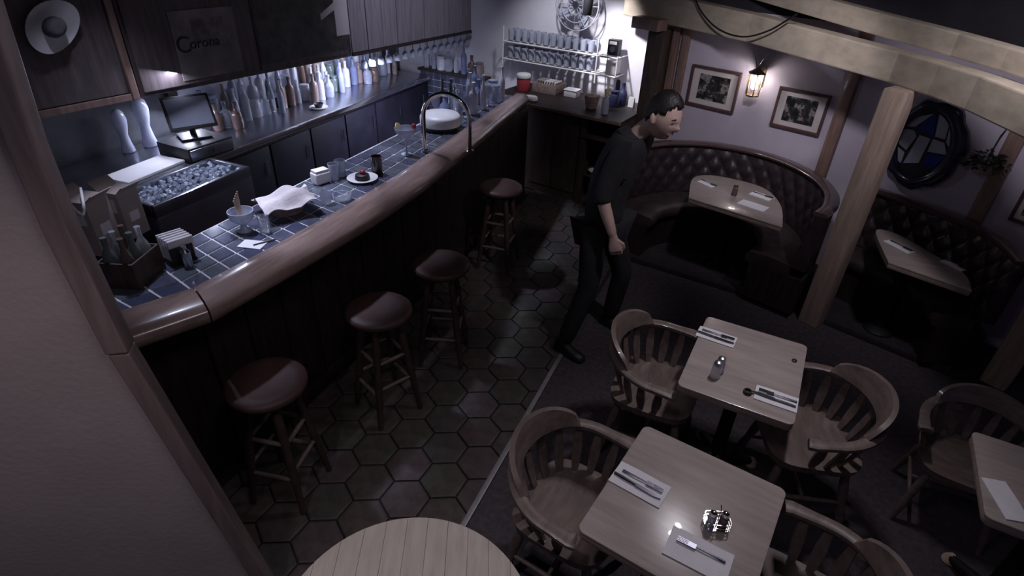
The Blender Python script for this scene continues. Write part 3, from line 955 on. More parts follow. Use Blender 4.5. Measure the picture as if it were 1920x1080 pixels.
# tan cartons and dark caddy at the near end
for (px, py, w_, d_, h_, rz, lab) in ((196, 468, .12, .14, .29, .25, 'tan carton with flaps nearest the wing wall on the bar'), (248, 438, .12, .13, .26, .15, 'tan carton with white label behind the dark caddy')):
    t = thing('carton', lab, 'carton', bt(px, py), rz)
    MB().box((0, 0, h_ / 2), (w_, d_, h_)).build('box', M['cardboard'], t, bevel=.003)
    MB().box((.0, -d_ / 2 - .001, h_ * .72), (w_ * .5, .002, h_ * .28)).build('label', M['paper'], t)
    MB().box((w_ / 2 + .001, 0, h_ * .45), (.002, d_ * .45, h_ * .2)).build('label', M['paper'], t)
    for s in (-1, 1):
        MB().box((s * (w_ / 2 + .022), 0, h_ + .018), (.06, d_ * .96, .004), mtx=Matrix.Rotation(s * -.7, 3, 'Y')).build('flap', M['cardboard'], t)
cb = thing('bar_caddy', 'dark caddy full of bottles on the near tiles', 'caddy', bt(256, 520), .35)
for x_, y_, sx, sy in ((0, -.10, .17, .01), (0, .10, .17, .01), (-.08, 0, .01, .19), (.08, 0, .01, .19)):
    MB().box((x_, y_, .065), (sx, sy, .13)).build('side', M['end_wood'], cb, bevel=.002)
MB().box((0, 0, .006), (.15, .19, .01)).build('bottom', M['end_wood'], cb)
for i in range(6):
    q = cb.matrix_basis @ Vector((-.04 + .078 * (i % 2), -.062 + .062 * (i // 2), .0115))
    tag(place('condiment_bottle', bottle_mesh('beer', M['bottle_mats'][2 + i % 3]), q), 'small dark bottle, %s from the wing wall, in the dark bar caddy' % ORD[i], 'bottle', 'bottles in the bar caddy')
nh = thing('napkin_caddy', 'black napkin caddy stuffed with white napkins near the cartons', 'napkin holder', bt(338, 486), math.radians(-18))
MB().box((0, 0, .008), (.13, .12, .014)).build('base', M['black'], nh, bevel=.003)
for s in (-1, 1):
    MB().box((s * .062, 0, .05), (.006, .11, .09)).build('side', M['black'], nh, bevel=.002)
for i in range(5):
    MB().box((-.045 + i * .022, .002 * i, .075), (.016, .12, .118), mtx=Matrix.Rotation(.08 * (i - 2), 3, 'Y')).build('napkin', M['napkin'], nh, bevel=.004)
MB().lathe([(.022, 0), (.024, .08), (.012, .095), (.012, .11)], 12, (.10, .0, .0)).build('straw_cup', M['steel'], nh)
fb_ = thing('footed_bowl', 'footed glass bowl holding wooden stir sticks', 'bowl', bt(459, 433))
MB().lathe([(.04, 0), (.042, .004), (.02, .012), (.014, .035), (.03, .05), (.062, .075), (.068, .12), (.064, .12), (.058, .08), (.03, .058), (.002, .055)], 20).build('glass', M['glass_frost'], fb_, smooth=60)
for i in range(5):
    a = 2.2 + i * .25
    MB().tube([(.012 * math.cos(a), .012 * math.sin(a), .06), (.03 * math.cos(a), .03 * math.sin(a), .22 - .012 * i)], .004, 6).build('stick', M['tan'], fb_)
obj_at('guest_check', MB().box((0, 0, .001), (.13, .085, .002)), M['paper'], bt(474, 459), 'white paper check lying on the tiles beside a pen', 'paper', rz=.25)
pn = thing('pen', 'dark pen lying beside the white paper check', 'pen', bt(497, 456), 0)
MB().tube([(0, -.06, .005), (0, .06, .005)], .0045, 8).build('barrel', M['black'], pn)
MB().tube([(0, .06, .005), (0, .072, .005)], [.003, .001], 8).build('tip', M['steel'], pn)
pn.rotation_euler.z = -.5
# covered bread basket
bk_ = thing('bread_basket', 'oval bread basket under a draped white cloth on the bar', 'basket', bt(540, 398), math.radians(62))
MB().loft([[(.12 * k * math.cos(a * PI / 14), .085 * k * math.sin(a * PI / 14), z) for a in range(28)] for k, z in ((.75, 0), (.82, .02), (1, .075), (.95, .075), (.7, .012), (.1, .012))]).build('basket', M['basket'], bk_, smooth=60)
def cloth_fn(u, v):
    x = (u - .5) * .32; y = (v - .5) * .25
    r = math.hypot(x / .125, y / .09)
    z = .135 - .03 * r * r if r < 1 else .105 - .055 * min(r - 1, .9)
    z += .012 * math.sin(9 * u + 3 * v) * (.4 + r) + .008 * math.sin(14 * v - 5 * u)
    if u > .8 and v > .75:
        z += .05 * (u - .8) / .2
    return (x, y, max(z, .07))
cl = MB().grid(cloth_fn, 22, 18)
n0 = len(cl.v)
cl.add([p + Vector((0, 0, -.005)) for p in cl.v[:n0]], [f[::-1] for f in cl.f])
cl.build('cloth', M['cloth'], bk_, smooth=60)
sc_ = thing('sugar_caddy', 'white rectangular sugar caddy near the plate on the bar', 'caddy', bt(603, 343), math.radians(70))
MB().box((0, 0, .04), (.11, .08, .075)).build('tub', M['white_plastic'], sc_, bevel=.014, seg=3)
MB().box((0, 0, .083), (.095, .065, .02)).build('packets', M['paper'], sc_, bevel=.004)
for (px, py, lab) in ((628, 337, 'glass tumbler standing between sugar caddy and plate'), (640, 330, 'glass tumbler touching the plate on its far side')):
    tag(place('tumbler', TU, bt(px, py)), lab, 'glass')
obj_at('plate', MB().lathe([(.055, 0), (.06, .002), (.10, .016), (.102, .02), (.06, .009), (.002, .008)], 26), M['white_plastic'], bt(680, 338), 'white plate on the bar with a dark dessert', 'plate', smooth=60)
ds = thing('dessert', 'dark dessert with red topping on the white bar plate', 'food', bt(680, 338, CT + .0125))
MB().lathe([(.045, 0), (.05, .006), (.045, .03), (.02, .038)], 16).build('cake', M['black'], ds, smooth=50)
MB().sphere((.005, 0, .047), (.02, .02, .014), 10, 6).build('topping', M['red'], ds)
obj_at('tumbler', MB().lathe([(.034, 0), (.037, .004), (.037, .125), (.034, .125), (.032, .012), (.002, .012)], 18), mat('dark_glass', (.05, .03, .03), .2, var=.3, coat=.5), bt(708, 326), 'dark brown tumbler standing beyond the white plate', 'glass', smooth=60)
ash = MB().lathe([(.05, 0), (.055, .004), (.06, .035), (.052, .035), (.045, .01), (.002, .01)], 20)
obj_at('ashtray', ash, M['glass'], bt(642, 374), 'clear glass ashtray near the rail of the bar', 'ashtray', smooth=40)
obj_at('tumbler', MB().lathe([(.028, 0), (.033, .09), (.031, .09), (.026, .008), (.002, .008)], 16), M['glass'], bt(612, 382), 'empty clear tumbler beside the glass ashtray', 'glass', smooth=60)
obj_at('tumbler', MB().lathe([(.028, 0), (.033, .09), (.031, .09), (.026, .008), (.002, .008)], 16), M['glass'], bt(497, 434), 'clear tumbler next to the footed bowl of sticks', 'glass', smooth=60)
mg = thing('cocktail_glass', 'wide cocktail glass with red garnish towards the hoop rail', 'glass', bt(763, 290))
MB().lathe([(.04, 0), (.042, .004), (.008, .01), (.006, .11), (.025, .125), (.075, .17), (.078, .20), (.074, .20), (.07, .172), (.02, .13), (.002, .128)], 20).build('bowl', M['glass_frost'], mg, smooth=60)
MB().sphere((.06, .02, .215), (.02, .02, .022), 10, 6).build('garnish', M['red'], mg)
MB().lathe([(.028, 0), (.028, .006), (.004, .007)], 14, (-.065, 0, .20), Matrix.Rotation(1.2, 3, 'Y')).build('slice', M['yellow'], mg)
tw_ = thing('serving_drum', 'large round pale serving dish with dark foot under the hoop rail', 'dish', bt(826, 240))
MB().lathe([(.15, 0), (.155, .006), (.155, .022), (.15, .028)], 36).build('foot', M['black'], tw_)
MB().lathe([(.158, .0285), (.17, .034), (.17, .10), (.155, .118), (.05, .126), (.004, .127)], 36).build('cover', M['white_plastic'], tw_, smooth=50)
# crowd of bottles and glasses at the far end of the bar
k = 0
for i in range(7):
    for j in range(3):
        yy = 4.45 + i * .155 + random.uniform(-.02, .02)
        xx = -2.60 + j * .115 + random.uniform(-.012, .012) + .0
        if j == 2 and xx > lerp_path(INN, yy) - .05:
            xx = lerp_path(INN, yy) - .06
        if (i, j) == (5, 1):
            continue
        if (i + j) % 3 == 0:
            tag(place('wine_glass', GL, (xx, yy, CT + .0022)), 'stemmed glass at the far bar end, row %s from the hoop rail, %s column' % (ORD[i], ('aisle', 'middle', 'rail')[j]), 'glass', 'stemmed glasses at the far end of the bar')
        else:
            tag(place('bottle', random.choice(BMESH), (xx, yy, CT + .0022)), 'bottle at the far bar end, row %s from the hoop rail, %s column' % (ORD[i], ('aisle', 'middle', 'rail')[j]), 'bottle', 'bottles at the far end of the bar')
rj = thing('red_jar', 'red jar with wide pale lid at the far bar corner', 'jar', at(981, 170, 1.0) + Vector((0, 0, .0006)))
MB().lathe([(.07, 0), (.075, .008), (.075, .13), (.07, .14)], 20).build('jar', M['red'], rj, smooth=50)
MB().lathe([(.08, .1405), (.082, .145), (.082, .17), (.07, .185), (.01, .19)], 20).build('lid', M['paper'], rj, smooth=50)
# cable from wall to the cartons
cbp = [NW.at(-.18, 1.62, -.12), NW.at(-.26, 1.50, -.16), bt(150, 420) + Vector((0, 0, .22)), bt(190, 440) + Vector((0, 0, .30)), bt(205, 455) + Vector((0, 0, .285))]
_c0, _c1 = NW.at(-.17, 1.95, -.055), bt(196, 468) + Vector((0, 0, .335))
cable = MB().tube([_c0] + [_c0.lerp(_c1, k / 8) + Vector((0, 0, -.10 * math.sin(PI * k / 8))) for k in range(1, 8)] + [_c1], .006, 8)
tag(cable.build('cable', M['paper'], None, smooth=60), 'pale cable dropping to the carton by the wing wall', 'cable')

# ================================================================== TABLES
def make_table(label, c, w_, d_, rz, h=.75, legs=True, cat='table', foot_mt=None):
    t = thing('dining_table', label, cat, (c[0], c[1], 0), rz)
    MB().prism(rounded(w_, d_, .03), h - .012, h).build('top', M['table_wood'], t, bevel=.004)
    MB().prism(rounded(w_ - .004, d_ - .004, .03), h - .045, h - .0125).build('edge_band', M['table_edge'], t, bevel=.006)
    MB().lathe([(.085, h - .06), (.09, h - .046)], 16).build('mount', M['black_iron'], t)
    MB().lathe([(.055, .06), (.038, .09), (.034, h - .1), (.06, h - .06)], 16).build('pedestal', M['black_iron'], t, smooth=50)
    for i in range(4):
        a = PI / 6 + i * PI / 2
        R = .22
        d = Vector((math.cos(a), math.sin(a), 0))
        f = MB().tube([d * .03 + Vector((0, 0, .09)), d * R * .5 + Vector((0, 0, .065)), d * R + Vector((0, 0, .03))], [.04, .032, .022], 8).build('foot', M['black_iron'], t, smooth=60)
        MB().lathe([(.030, .001), (.034, .008), (.030, .03), (.012, .055)], 12, d * R).build('glide', M['tan'], f)
    return t


T1 = make_table('pale wooden two-seat table in the middle with two place settings', (.2575, 2.565), .53, .67, math.radians(-5))
T2 = make_table('larger pale wooden table in front with shiny caddy on it', (.118, 1.562), .60, .635, math.radians(-10.5))
T3 = make_table('wooden table at the picture edge with one white napkin', (1.50, 2.24), .60, .52, math.radians(-6))

# round-ended table at the bottom
t4 = thing('round_table', 'pale round-ended strip-wood table at the bottom edge of the view', 'table', (-.605, .74, 0), math.radians(25))
R4 = .405
nst = 11
for i in range(nst):
    x0 = -R4 + i * 2 * R4 / nst; x1 = x0 + 2 * R4 / nst - .0012
    circ = [(R4 * math.cos(a * PI / 40), R4 * math.sin(a * PI / 40)) for a in range(80)]
    pl_ = clip(clip(circ, (1, 0), x1), (-1, 0), -x0)
    if len(pl_) > 2:
        MB().prism(pl_, .725, .75 + random.uniform(-.0002, .0002)).build('strip', M['strip_wood'], t4, smooth=0)
MB().lathe([(R4 - .01, .70), (R4 - .003, .7245), ], 60).build('apron', M['table_edge'], t4)
MB().lathe([(.06, .08), (.04, .11), (.036, .64), (.08, .699)], 16).build('pedestal', M['black_iron'], t4, smooth=50)
MB().lathe([(.24, .001), (.245, .012), (.10, .05), (.058, .08)], 28).build('base', M['black_iron'], t4, smooth=50)

# booth tables
def booth_table(label, pts, h, base):
    t = thing('booth_table', label, 'table')
    n = len(pts)
    sm = []
    for i in range(n):
        p0, p1, p2, p3 = [Vector(pts[(i + k) % n]) for k in (-1, 0, 1, 2)]
        if i == 0:   # straight front edge
            for k in range(8):
                sm.append(p1.lerp(p2, k / 8))
            continue
        for k in range(6):
            s = k / 6
            if i == 1:
                p0 = p1
            if i == n - 1:
                p3 = p2
            sm.append(.5 * ((2 * p1) + (-p0 + p2) * s + (2 * p0 - 5 * p1 + 4 * p2 - p3) * s * s + (-p0 + 3 * p1 - 3 * p2 + p3) * s ** 3))
    MB().prism([(p.x, p.y) for p in sm], h - .012, h).build('top', M['table_wood'], t, bevel=.003)
    cx = sum(p.x for p in sm) / len(sm); cy = sum(p.y for p in sm) / len(sm)
    MB().prism([(cx + (p.x - cx) * .992, cy + (p.y - cy) * .992) for p in sm], h - .045, h - .0125).build('edge_band', M['table_edge'], t, bevel=.005)
    MB().lathe([(.05, base + .04), (.04, base + .08), (.036, h - .1), (.09, h - .046)], 16, (cx, cy, 0)).build('pedestal', M['black_iron'], t, smooth=50)
    MB().lathe([(.11, base + .001), (.11, base + .012), (.06, base + .045)], 24, (cx, cy, 0)).build('base', M['black_iron'], t, smooth=50)
    return t


PB = .05
booth_table('pale table inside the first curved booth with napkins and a shaker', [(-.34, 4.60), (.385, 4.375), (.36, 4.80), (.22, 5.12), (-.05, 5.22), (-.27, 5.20), (-.375, 5.04)], .75, PB)
booth_table('pale narrow table inside the second booth behind the post', [(1.08, 4.20), (1.535, 4.02), (1.535, 4.27), (1.36, 4.53), (1.20, 4.73), (1.07, 4.76), (1.045, 4.62)], .72, PB)

# place settings
def napkin(c, w_, d_, rz, label, group=None):
    mb = MB()
    def fn(u, v):
        return ((u - .5) * w_, (v - .5) * d_, .004 + .0012 * math.sin(7 * u + 2) * math.sin(5 * v))
    mb.grid(fn, 10, 6)
    n = len(mb.v)
    mb.add([(p.x, p.y, .0004) for p in mb.v[:n]], [f[::-1] for f in mb.f])
    ring = [j for j in range(7)] + [i * 7 + 6 for i in range(1, 11)] + [10 * 7 + j for j in range(5, -1, -1)] + [i * 7 for i in range(9, 0, -1)]
    mb.f += [[ring[i], ring[(i + 1) % len(ring)], n + ring[(i + 1) % len(ring)], n + ring[i]] for i in range(len(ring))]
    return tag(place('napkin', mb.mesh('napkin', M['napkin'], smooth=40), c, rz), label, 'napkin', group)


def make_fork():
    mb = MB()
    mb.tube([(-.085, 0, .004), (-.03, 0, .006), (.02, 0, .005)], [.006, .0035, .003], 8, flat=.5)
    mb.box((.033, 0, .005), (.03, .02, .003))
    for i in range(4):
        mb.box((.066, -.0084 + i * .0056, .006), (.04, .003, .0025))
    return mb.mesh('fork', M['cutlery'], smooth=40)


def make_knife():
    mb = MB()
    mb.tube([(-.095, 0, .0045), (-.06, 0, .005), (.0, 0, .0045)], [.006, .007, .0055], 8, flat=.55)
    mb.add([(0, -.008, .003), (.075, -.009, .003), (.105, -.002, .003), (.1, .006, .003), (0, .006, .003), (0, -.008, .006), (.075, -.009, .006), (.105, -.002, .006), (.1, .006, .006), (0, .006, .006)],
           [[0, 4, 3, 2, 1], [5, 6, 7, 8, 9]] + [[i, (i + 1) % 5, 5 + (i + 1) % 5, 5 + i] for i in range(5)])
    return mb.mesh('knife', M['cutlery'], smooth=40)


FK, KN = make_fork(), make_knife()


def setting(px, py, z, rz, w_, d_, where, knife=True, fork=True, flip=False):
    c = at(px, py, z)
    napkin((c.x, c.y, z + .0006), w_, d_, rz, 'white napkin ' + where)
    k = Vector((-math.sin(rz), math.cos(rz), 0))
    u = Vector((math.cos(rz), math.sin(rz), 0))
    if fork:
        p = c + k * .016 + u * .004
        tag(place('fork', FK, (p.x, p.y, z + .0062), rz + (PI if flip else 0)), 'fork lying on the napkin ' + where, 'fork')
    if knife:
        p = c - k * .018 - u * .008
        tag(place('knife', KN, (p.x, p.y, z + .0062), rz + (PI if flip else 0) - .03), 'knife lying on the napkin ' + where, 'knife')


setting(1343, 632, .75, math.radians(-7), .20, .105, 'at the far corner of the middle table')
setting(1455, 748, .75, math.radians(-5), .19, .11, 'at the near corner of the middle table', flip=True)
setting(1199, 908, .75, math.radians(-12), .215, .12, 'beside the chair side of the larger front table')
setting(1309, 1040, .75, math.radians(-8), .22, .13, 'at the bottom of the front table below the caddy', fork=True, knife=False, flip=True)
setting(1326, 345, .75, math.radians(-35), .16, .08, 'at the far corner of the first booth table', knife=False)
setting(1428, 368, .75, math.radians(-25), .18, .10, 'at the rounded end of the first booth table', knife=False)
setting(1412, 386, .75, math.radians(-20), .22, .12, 'near the front edge of the first booth table', knife=False, fork=False)
setting(1685, 463, .72, math.radians(-45), .20, .07, 'at the left corner of the second booth table', knife=False)
setting(1788, 498, .72, math.radians(-45), .15, .07, 'at the pointed end of the second booth table', knife=False)
setting(1885, 938, .75, math.radians(-78), .20, .09, 'on the table at the picture edge', knife=False, fork=False)


def shaker(px, py, z, mt, label, cap='steel', s=1.0):
    p = at(px, py, z)
    t = thing('shaker', label, 'shaker', (p.x, p.y, z + .0006))
    MB().lathe([(.02 * s, 0), (.022 * s, .004), (.02 * s, .055 * s), (.017 * s, .06 * s)], 14).build('body', mt, t, smooth=50)
    MB().lathe([(.018 * s, .0605 * s), (.019 * s, .066 * s), (.016 * s, .08 * s), (.006 * s, .085 * s)], 14).build('cap', M[cap], t, smooth=50)
    return t


shaker(1340, 706, .75, M['white_plastic'], 'white salt shaker on the middle table', 'steel', 1.15)
shaker(1347, 697, .75, M['glass_frost'], 'glass pepper shaker touching the white salt shaker', 'steel', 1.1)
shaker(1376, 366, .75, M['bottle_mats'][3], 'small brown shaker on the first booth table', 'brass', 1.1)
p = at(1401, 737, .75)
tag(place('candle_holder', MB().lathe([(.018, 0), (.021, .004), (.02, .016), (.014, .016), (.012, .006), (.002, .006)], 14).mesh('candle_holder', M['black'], smooth=50), (p.x, p.y, .7506)), 'small dark round holder beside the near napkin', 'candle holder')
p = at(1489, 677, .75)
tag(place('dark_disc', MB().lathe([(.013, 0), (.013, .006), (.010, .008)], 12).mesh('dark_disc', M['black'], smooth=50), (p.x, p.y, .7506)), 'small dark disc near the post side corner of the middle table', 'disc')  # unidentified dark dot, modelled as a thin disc
p = at(1342, 985, .75)
cy_ = thing('condiment_caddy', 'shiny wire condiment caddy with jars on the front table', 'caddy', (p.x, p.y, .7506), math.radians(20))
MB().prism(rounded(.085, .06, .01), .001, .006).build('tray', M['chrome'], cy_)
for z in (.02, .04):
    MB().tube([(x, y, z) for x, y in rounded(.085, .06, .012)], .002, 6, closed=True).build('wire', M['chrome'], cy_)
MB().tube([(0, -.0, .006), (0, 0, .09), (.0, .012, .10), (0, .0, .11), (0, -.012, .10), (0, 0, .09)], .002, 6).build('handle', M['chrome'], cy_)
for s, nm, mt in ((-1, 'salt', M['glass_frost']), (1, 'pepper', M['bottle_mats'][3])):
    q = cy_.matrix_basis @ Vector((s * .022, 0, .0065))
    j = thing('shaker', nm + ' shaker standing in the shiny wire caddy', 'shaker', q)
    MB().lathe([(.015, 0), (.017, .004), (.016, .045), (.013, .05)], 12).build('body', mt, j, smooth=50)
    MB().lathe([(.0145, .0505), (.015, .056), (.012, .066), (.004, .069)], 12).build('cap', M['chrome'], j, smooth=50)

# ================================================================== CHAIRS (captain's chairs)
def make_chair(label):
    t = thing('captain_chair', label, 'chair', group='captain chairs around the dining tables')
    def seat_fn(u, v):
        x = (u - .5) * 2; y = (v - .5) * 2
        # squircle
        L = (abs(x) ** 4 + abs(y) ** 4) ** .25
        m_ = max(abs(x), abs(y))
        k = m_ / L if L > 0 else 1
        X, Y = x * k * .235, y * k * .225 + .0
        return (X, Y, .455 - .014 * max(0, 1 - (x * x + y * y) * .9) + .004 * y)
    mb = MB().grid(seat_fn, 16, 16)
    n = len(mb.v)
    mb.add([(p.x * .97, p.y * .97, .415) for p in mb.v[:n]], [f[::-1] for f in mb.f])
    N = 17
    ring = [j for j in range(N)] + [i * N + N - 1 for i in range(1, N)] + [(N - 1) * N + j for j in range(N - 2, -1, -1)] + [i * N for i in range(N - 2, 0, -1)]
    mb.f += [[ring[i], ring[(i + 1) % len(ring)], n + ring[(i + 1) % len(ring)], n + ring[i]] for i in range(len(ring))]
    mb.build('seat', M['chair_wood'], t, smooth=50)
    for sx in (-1, 1):
        for sy in (-1, 1):
            a = Vector((sx * .16, sy * .15, .418)); b = Vector((sx * .225, sy * .22, .0))
            pts = [a.lerp(b, k / 6) for k in range(7)]
            MB().tube(pts, [.017, .021, .024, .019, .023, .018, .014], 10).build('leg', M['chair_wood'], t, smooth=60)
    for s in (-1, 1):
        MB().tube([(s * .195, -.187, .20), (s * .195, 0, .20), (s * .195, .187, .20)], [.009, .013, .009], 8).build('stretcher', M['chair_wood'], t, smooth=60)
    MB().tube([(-.19, 0, .20), (0, 0, .20), (.19, 0, .20)], [.009, .013, .009], 8).build('stretcher', M['chair_wood'], t, smooth=60)
    # horseshoe arm rail
    def arm(a):
        """a from 0 (one arm front) to 1 (other arm front)"""
        th = math.radians(-28) + a * math.radians(236)
        x, y = .285 * math.cos(th), -.265 * math.sin(th)
        if a < .12:
            x, y = .285 - .025 * (.12 - a) / .12 * 0, y + .0
        return Vector((x, y - .0, .665 + .03 * max(0, math.sin(th))))
    path = [Vector((.278, .135, .66)), Vector((.285, .11, .662))] + [arm(.10 + .8 * i / 26) for i in range(27)] + [Vector((-.285, .11, .662)), Vector((-.278, .135, .66))]
    rings = []
    for i, p_ in enumerate(path):
        tq = (path[min(i + 1, len(path) - 1)] - path[max(i - 1, 0)]).normalized()
        nrm = Vector((tq.y, -tq.x, 0)).normalized()
        wd = .026 if 1 < i < len(path) - 2 else .032
        rings.append([p_ + nrm * wd * c + Vector((0, 0, .014 * s_)) for c, s_ in ((-1, -.6), (-.6, -1), (.6, -1), (1, -.6), (1, .6), (.6, 1), (-.6, 1), (-1, .6))])
    MB().loft(rings).build('arm_rail', M['chair_wood'], t, smooth=60)
    # raised crest on the back
    rings = []
    nC = 22
    for i in range(nC + 1):
        th = math.radians(28 + 124 * i / nC)
        e = math.sin(PI * i / nC) ** .45
        top = .69 + .115 * e
        ro, ri = .283, .252
        b_ = .694
        lean = .03 * e
        rings.append([Vector((ri * math.cos(th), -(ri - .02) * math.sin(th), b_)), Vector((ro * math.cos(th), -(ro - .02) * math.sin(th), b_)),
                      Vector(((ro + lean) * math.cos(th), -(ro - .02 + lean) * math.sin(th), top)), Vector(((ri + lean + .008) * math.cos(th), -(ri - .012 + lean) * math.sin(th), top))])
    MB().loft(rings).build('crest', M['chair_wood'], t, smooth=45)
    # back slats
    for i in range(11):
        th = math.radians(-12 + 204 * i / 10)
        p0 = Vector((.215 * math.cos(th), -.2 * math.sin(th), .448)); p1 = Vector((.283 * math.cos(th), -.263 * math.sin(th), .655 + .03 * max(0, math.sin(th))))
        mid = p0.lerp(p1, .5) + Vector((math.cos(th), -math.sin(th), 0)) * .006
        tg = Vector((-math.sin(th), -math.cos(th), 0)); nr = Vector((math.cos(th), -math.sin(th), 0))
        rings = []
        for q, wd in ((p0, .013), (p0.lerp(mid, .5), .02), (mid, .023), (mid.lerp(p1, .5), .019), (p1, .013)):
            rings.append([q + tg * wd * c + nr * .007 * s_ for c, s_ in ((-1, -1), (1, -1), (1, 1), (-1, 1))])
        MB().loft(rings).build('slat', M['chair_wood'], t, smooth=40)
    return t


ch0 = make_chair('captain chair on the bar side of the middle table')
ch0.location = (-.145, 2.56, 0); ch0.rotation_euler.z = math.radians(-90 - 3)
G = 'captain chairs around the dining tables'
dup(ch0, 'captain chair on the post side of the middle table', (.63, 2.53, 0), math.radians(106), G)
dup(ch0, 'captain chair nearest the metal strip at the front table', (-.315, 1.61, 0), math.radians(-90 - 10), G)
dup(ch0, 'captain chair half hidden behind the front table, away from the bar', (.57, 1.52, 0), math.radians(90 - 10), G)
dup(ch0, 'captain chair at the picture edge by the end post', (1.39, 2.76, 0), math.radians(180 - 8), G, .86)

# ================================================================== BAR STOOLS
def make_stool(label):
    t = thing('bar_stool', label, 'stool', group='stools along the bar')
    MB().lathe([(.15, .70), (.178, .708), (.186, .722), (.184, .738), (.168, .750), (.12, .748), (.05, .743), (.004, .742)], 36).build('seat', M['seat_brown'], t, smooth=50)
    MB().lathe([(.10, .675), (.135, .68), (.14, .6995)], 24).build('swivel_plate', M['stool_wood'], t, smooth=50)
    legs = []
    for i in range(4):
        a = PI / 4 + i * PI / 2
        top = Vector((.10 * math.cos(a), .10 * math.sin(a), .69)); bot = Vector((.20 * math.cos(a), .20 * math.sin(a), 0.0))
        legs.append((top, bot))
        MB().tube([top.lerp(bot, k / 7) for k in range(8)], [.017, .02, .022, .018, .022, .02, .018, .014], 10).build('leg', M['stool_wood'], t, smooth=60)
    for z, sh_ in ((.44, 0), (.22, .05)):
        for i in range(4):
            zz = z + sh_ * (i % 2)
            k = (.69 - zz) / .69
            a = legs[i][0].lerp(legs[i][1], k); b = legs[(i + 1) % 4][0].lerp(legs[(i + 1) % 4][1], k)
            MB().tube([a, (a + b) / 2, b], [.010, .013, .010], 8).build('rung', M['chair_wood'], t, smooth=60)
    return t


st0 = make_stool('dark wooden bar stool nearest the wing wall')
st0.location = (-1.80, 1.44, 0); st0.rotation_euler.z = math.radians(12)
dup(st0, 'reddish wooden bar stool, second from the wing wall', (-1.675, 2.17, 0), math.radians(-25), 'stools along the bar')
dup(st0, 'dark bar stool, third from the wing wall, seat turned to the tiles', (-1.615, 2.77, 0), math.radians(20), 'stools along the bar')
dup(st0, 'faint bar stool in shadow by the hoop rail end of the bar', (-1.80, 4.1, 0), math.radians(5), 'stools along the bar')

# ================================================================== BOOTHS
def catmull(pts, m):
    P = [Vector(p) for p in pts]
    P = [2 * P[0] - P[1]] + P + [2 * P[-1] - P[-2]]
    out = []
    for i in range(1, len(P) - 2):
        for k in range(m):
            s = k / m
            p0, p1, p2, p3 = P[i - 1:i + 3]
            out.append(.5 * ((2 * p1) + (-p0 + p2) * s + (2 * p0 - 5 * p1 + 4 * p2 - p3) * s * s + (-p0 + 3 * p1 - 3 * p2 + p3) * s ** 3))
    out.append(P[-2])
    return out


def make_booth(label, pts, cen, top, zb, k=.40):
    t = thing('booth_bench', label, 'booth seat')
    path = catmull(pts, 10)
    n = len(path)
    cen = Vector(cen)
    nrm = []
    acc = [0.0]
    for i in range(n):
        tg = (path[min(i + 1, n - 1)] - path[max(i - 1, 0)]).normalized()
        q = Vector((tg.y, -tg.x))
        if q.dot(path[i] - cen) < 0:
            q = -q
        nrm.append(q)
        if i:
            acc.append(acc[-1] + (path[i] - path[i - 1]).length)
    # tufted back cushion: dense resample
    NB, NV = 150, 22
    z0, z1 = .44, top - .03
    def samp(s):
        L = s * acc[-1]
        for i in range(1, n):
            if L <= acc[i] + 1e-9:
                k = (L - acc[i - 1]) / (acc[i] - acc[i - 1])
                return path[i - 1].lerp(path[i], k), nrm[i - 1].lerp(nrm[i], k).normalized(), L
        return path[-1], nrm[-1], acc[-1]
    rings = []
    for a in range(NB + 1):
        p, q, L = samp(a / NB)
        ring = []
        for b in range(NV + 1):
            v = b / NV
            z = z0 + (z1 - z0) * v
            # diamond tufts: creases along two diagonal families
            d1 = abs(((L / .15 + v * 2.4) % 1) - .5) * 2; d2 = abs(((L / .15 - v * 2.4) % 1) - .5) * 2
            puff = .030 * (1 - max(d1, d2) ** 3) * math.sin(PI * min(1, max(0, v))) ** .4
            lean = -.07 * (1 - v)
            r = p + q * (lean - puff + .015)
            ring.append((r.x, r.y, z))
        for off, z in ((.055, z1), (.055, z0)):
            r = p + q * off
            ring.append((r.x, r.y, z))
        rings.append(ring)
    MB().loft(rings).build('backrest', M['leather'], t, smooth=70)
    # wooden cap rail
    rings = []
    for i in range(n):
        p, q = path[i], nrm[i]
        rings.append([(*(p + q * o), z) for o, z in ((-.028, top - .028), (-.034, top - .012), (-.022, top), (.06, top), (.072, top - .012), (.066, top - .028))])
    MB().loft(rings).build('cap_rail', M['cap_wood'], t, smooth=60)
    # seat cushion and base
    rings = []; rb = []
    for i in range(n):
        p, q = path[i], nrm[i]
        rings.append([(*(p - q * o), z) for o, z in ((.055, .36), (k, .36), (k + .015, .40), (k - .01, .445), (k * .6, .46), (.06, .45))])
        rb.append([(*(p - q * o), z) for o, z in ((-.05, zb + .0005), (k - .05, zb + .0005), (k - .03, .3595), (-.05, .3595))])
    MB().loft(rings).build('seat_cushion', M['leather_seat'], t, smooth=60)
    MB().loft(rb).build('base', M['dark_wood'], t, smooth=40)
    # buttons where the creases cross, joined: too small to pick apart
    return t


c1_ = Vector((-.17, 4.74))
ptsA = [(c1_.x + .84 * math.cos(math.radians(a)), c1_.y + .85 * math.sin(math.radians(a))) for a in (-27, -12, 8, 30, 55, 80, 105, 130, 155, 175)]
make_booth('first curved booth with tufted dark leather back beside the person', ptsA, c1_, .92, PB)
ptsB = [(1.0, 5.075), (1.12, 5.0), (1.33, 4.86), (1.56, 4.68), (1.70, 4.44), (1.75, 4.16)]
make_booth('second booth with tufted dark leather back below the round glass', ptsB, (1.1, 4.3), .92, PB, .30)

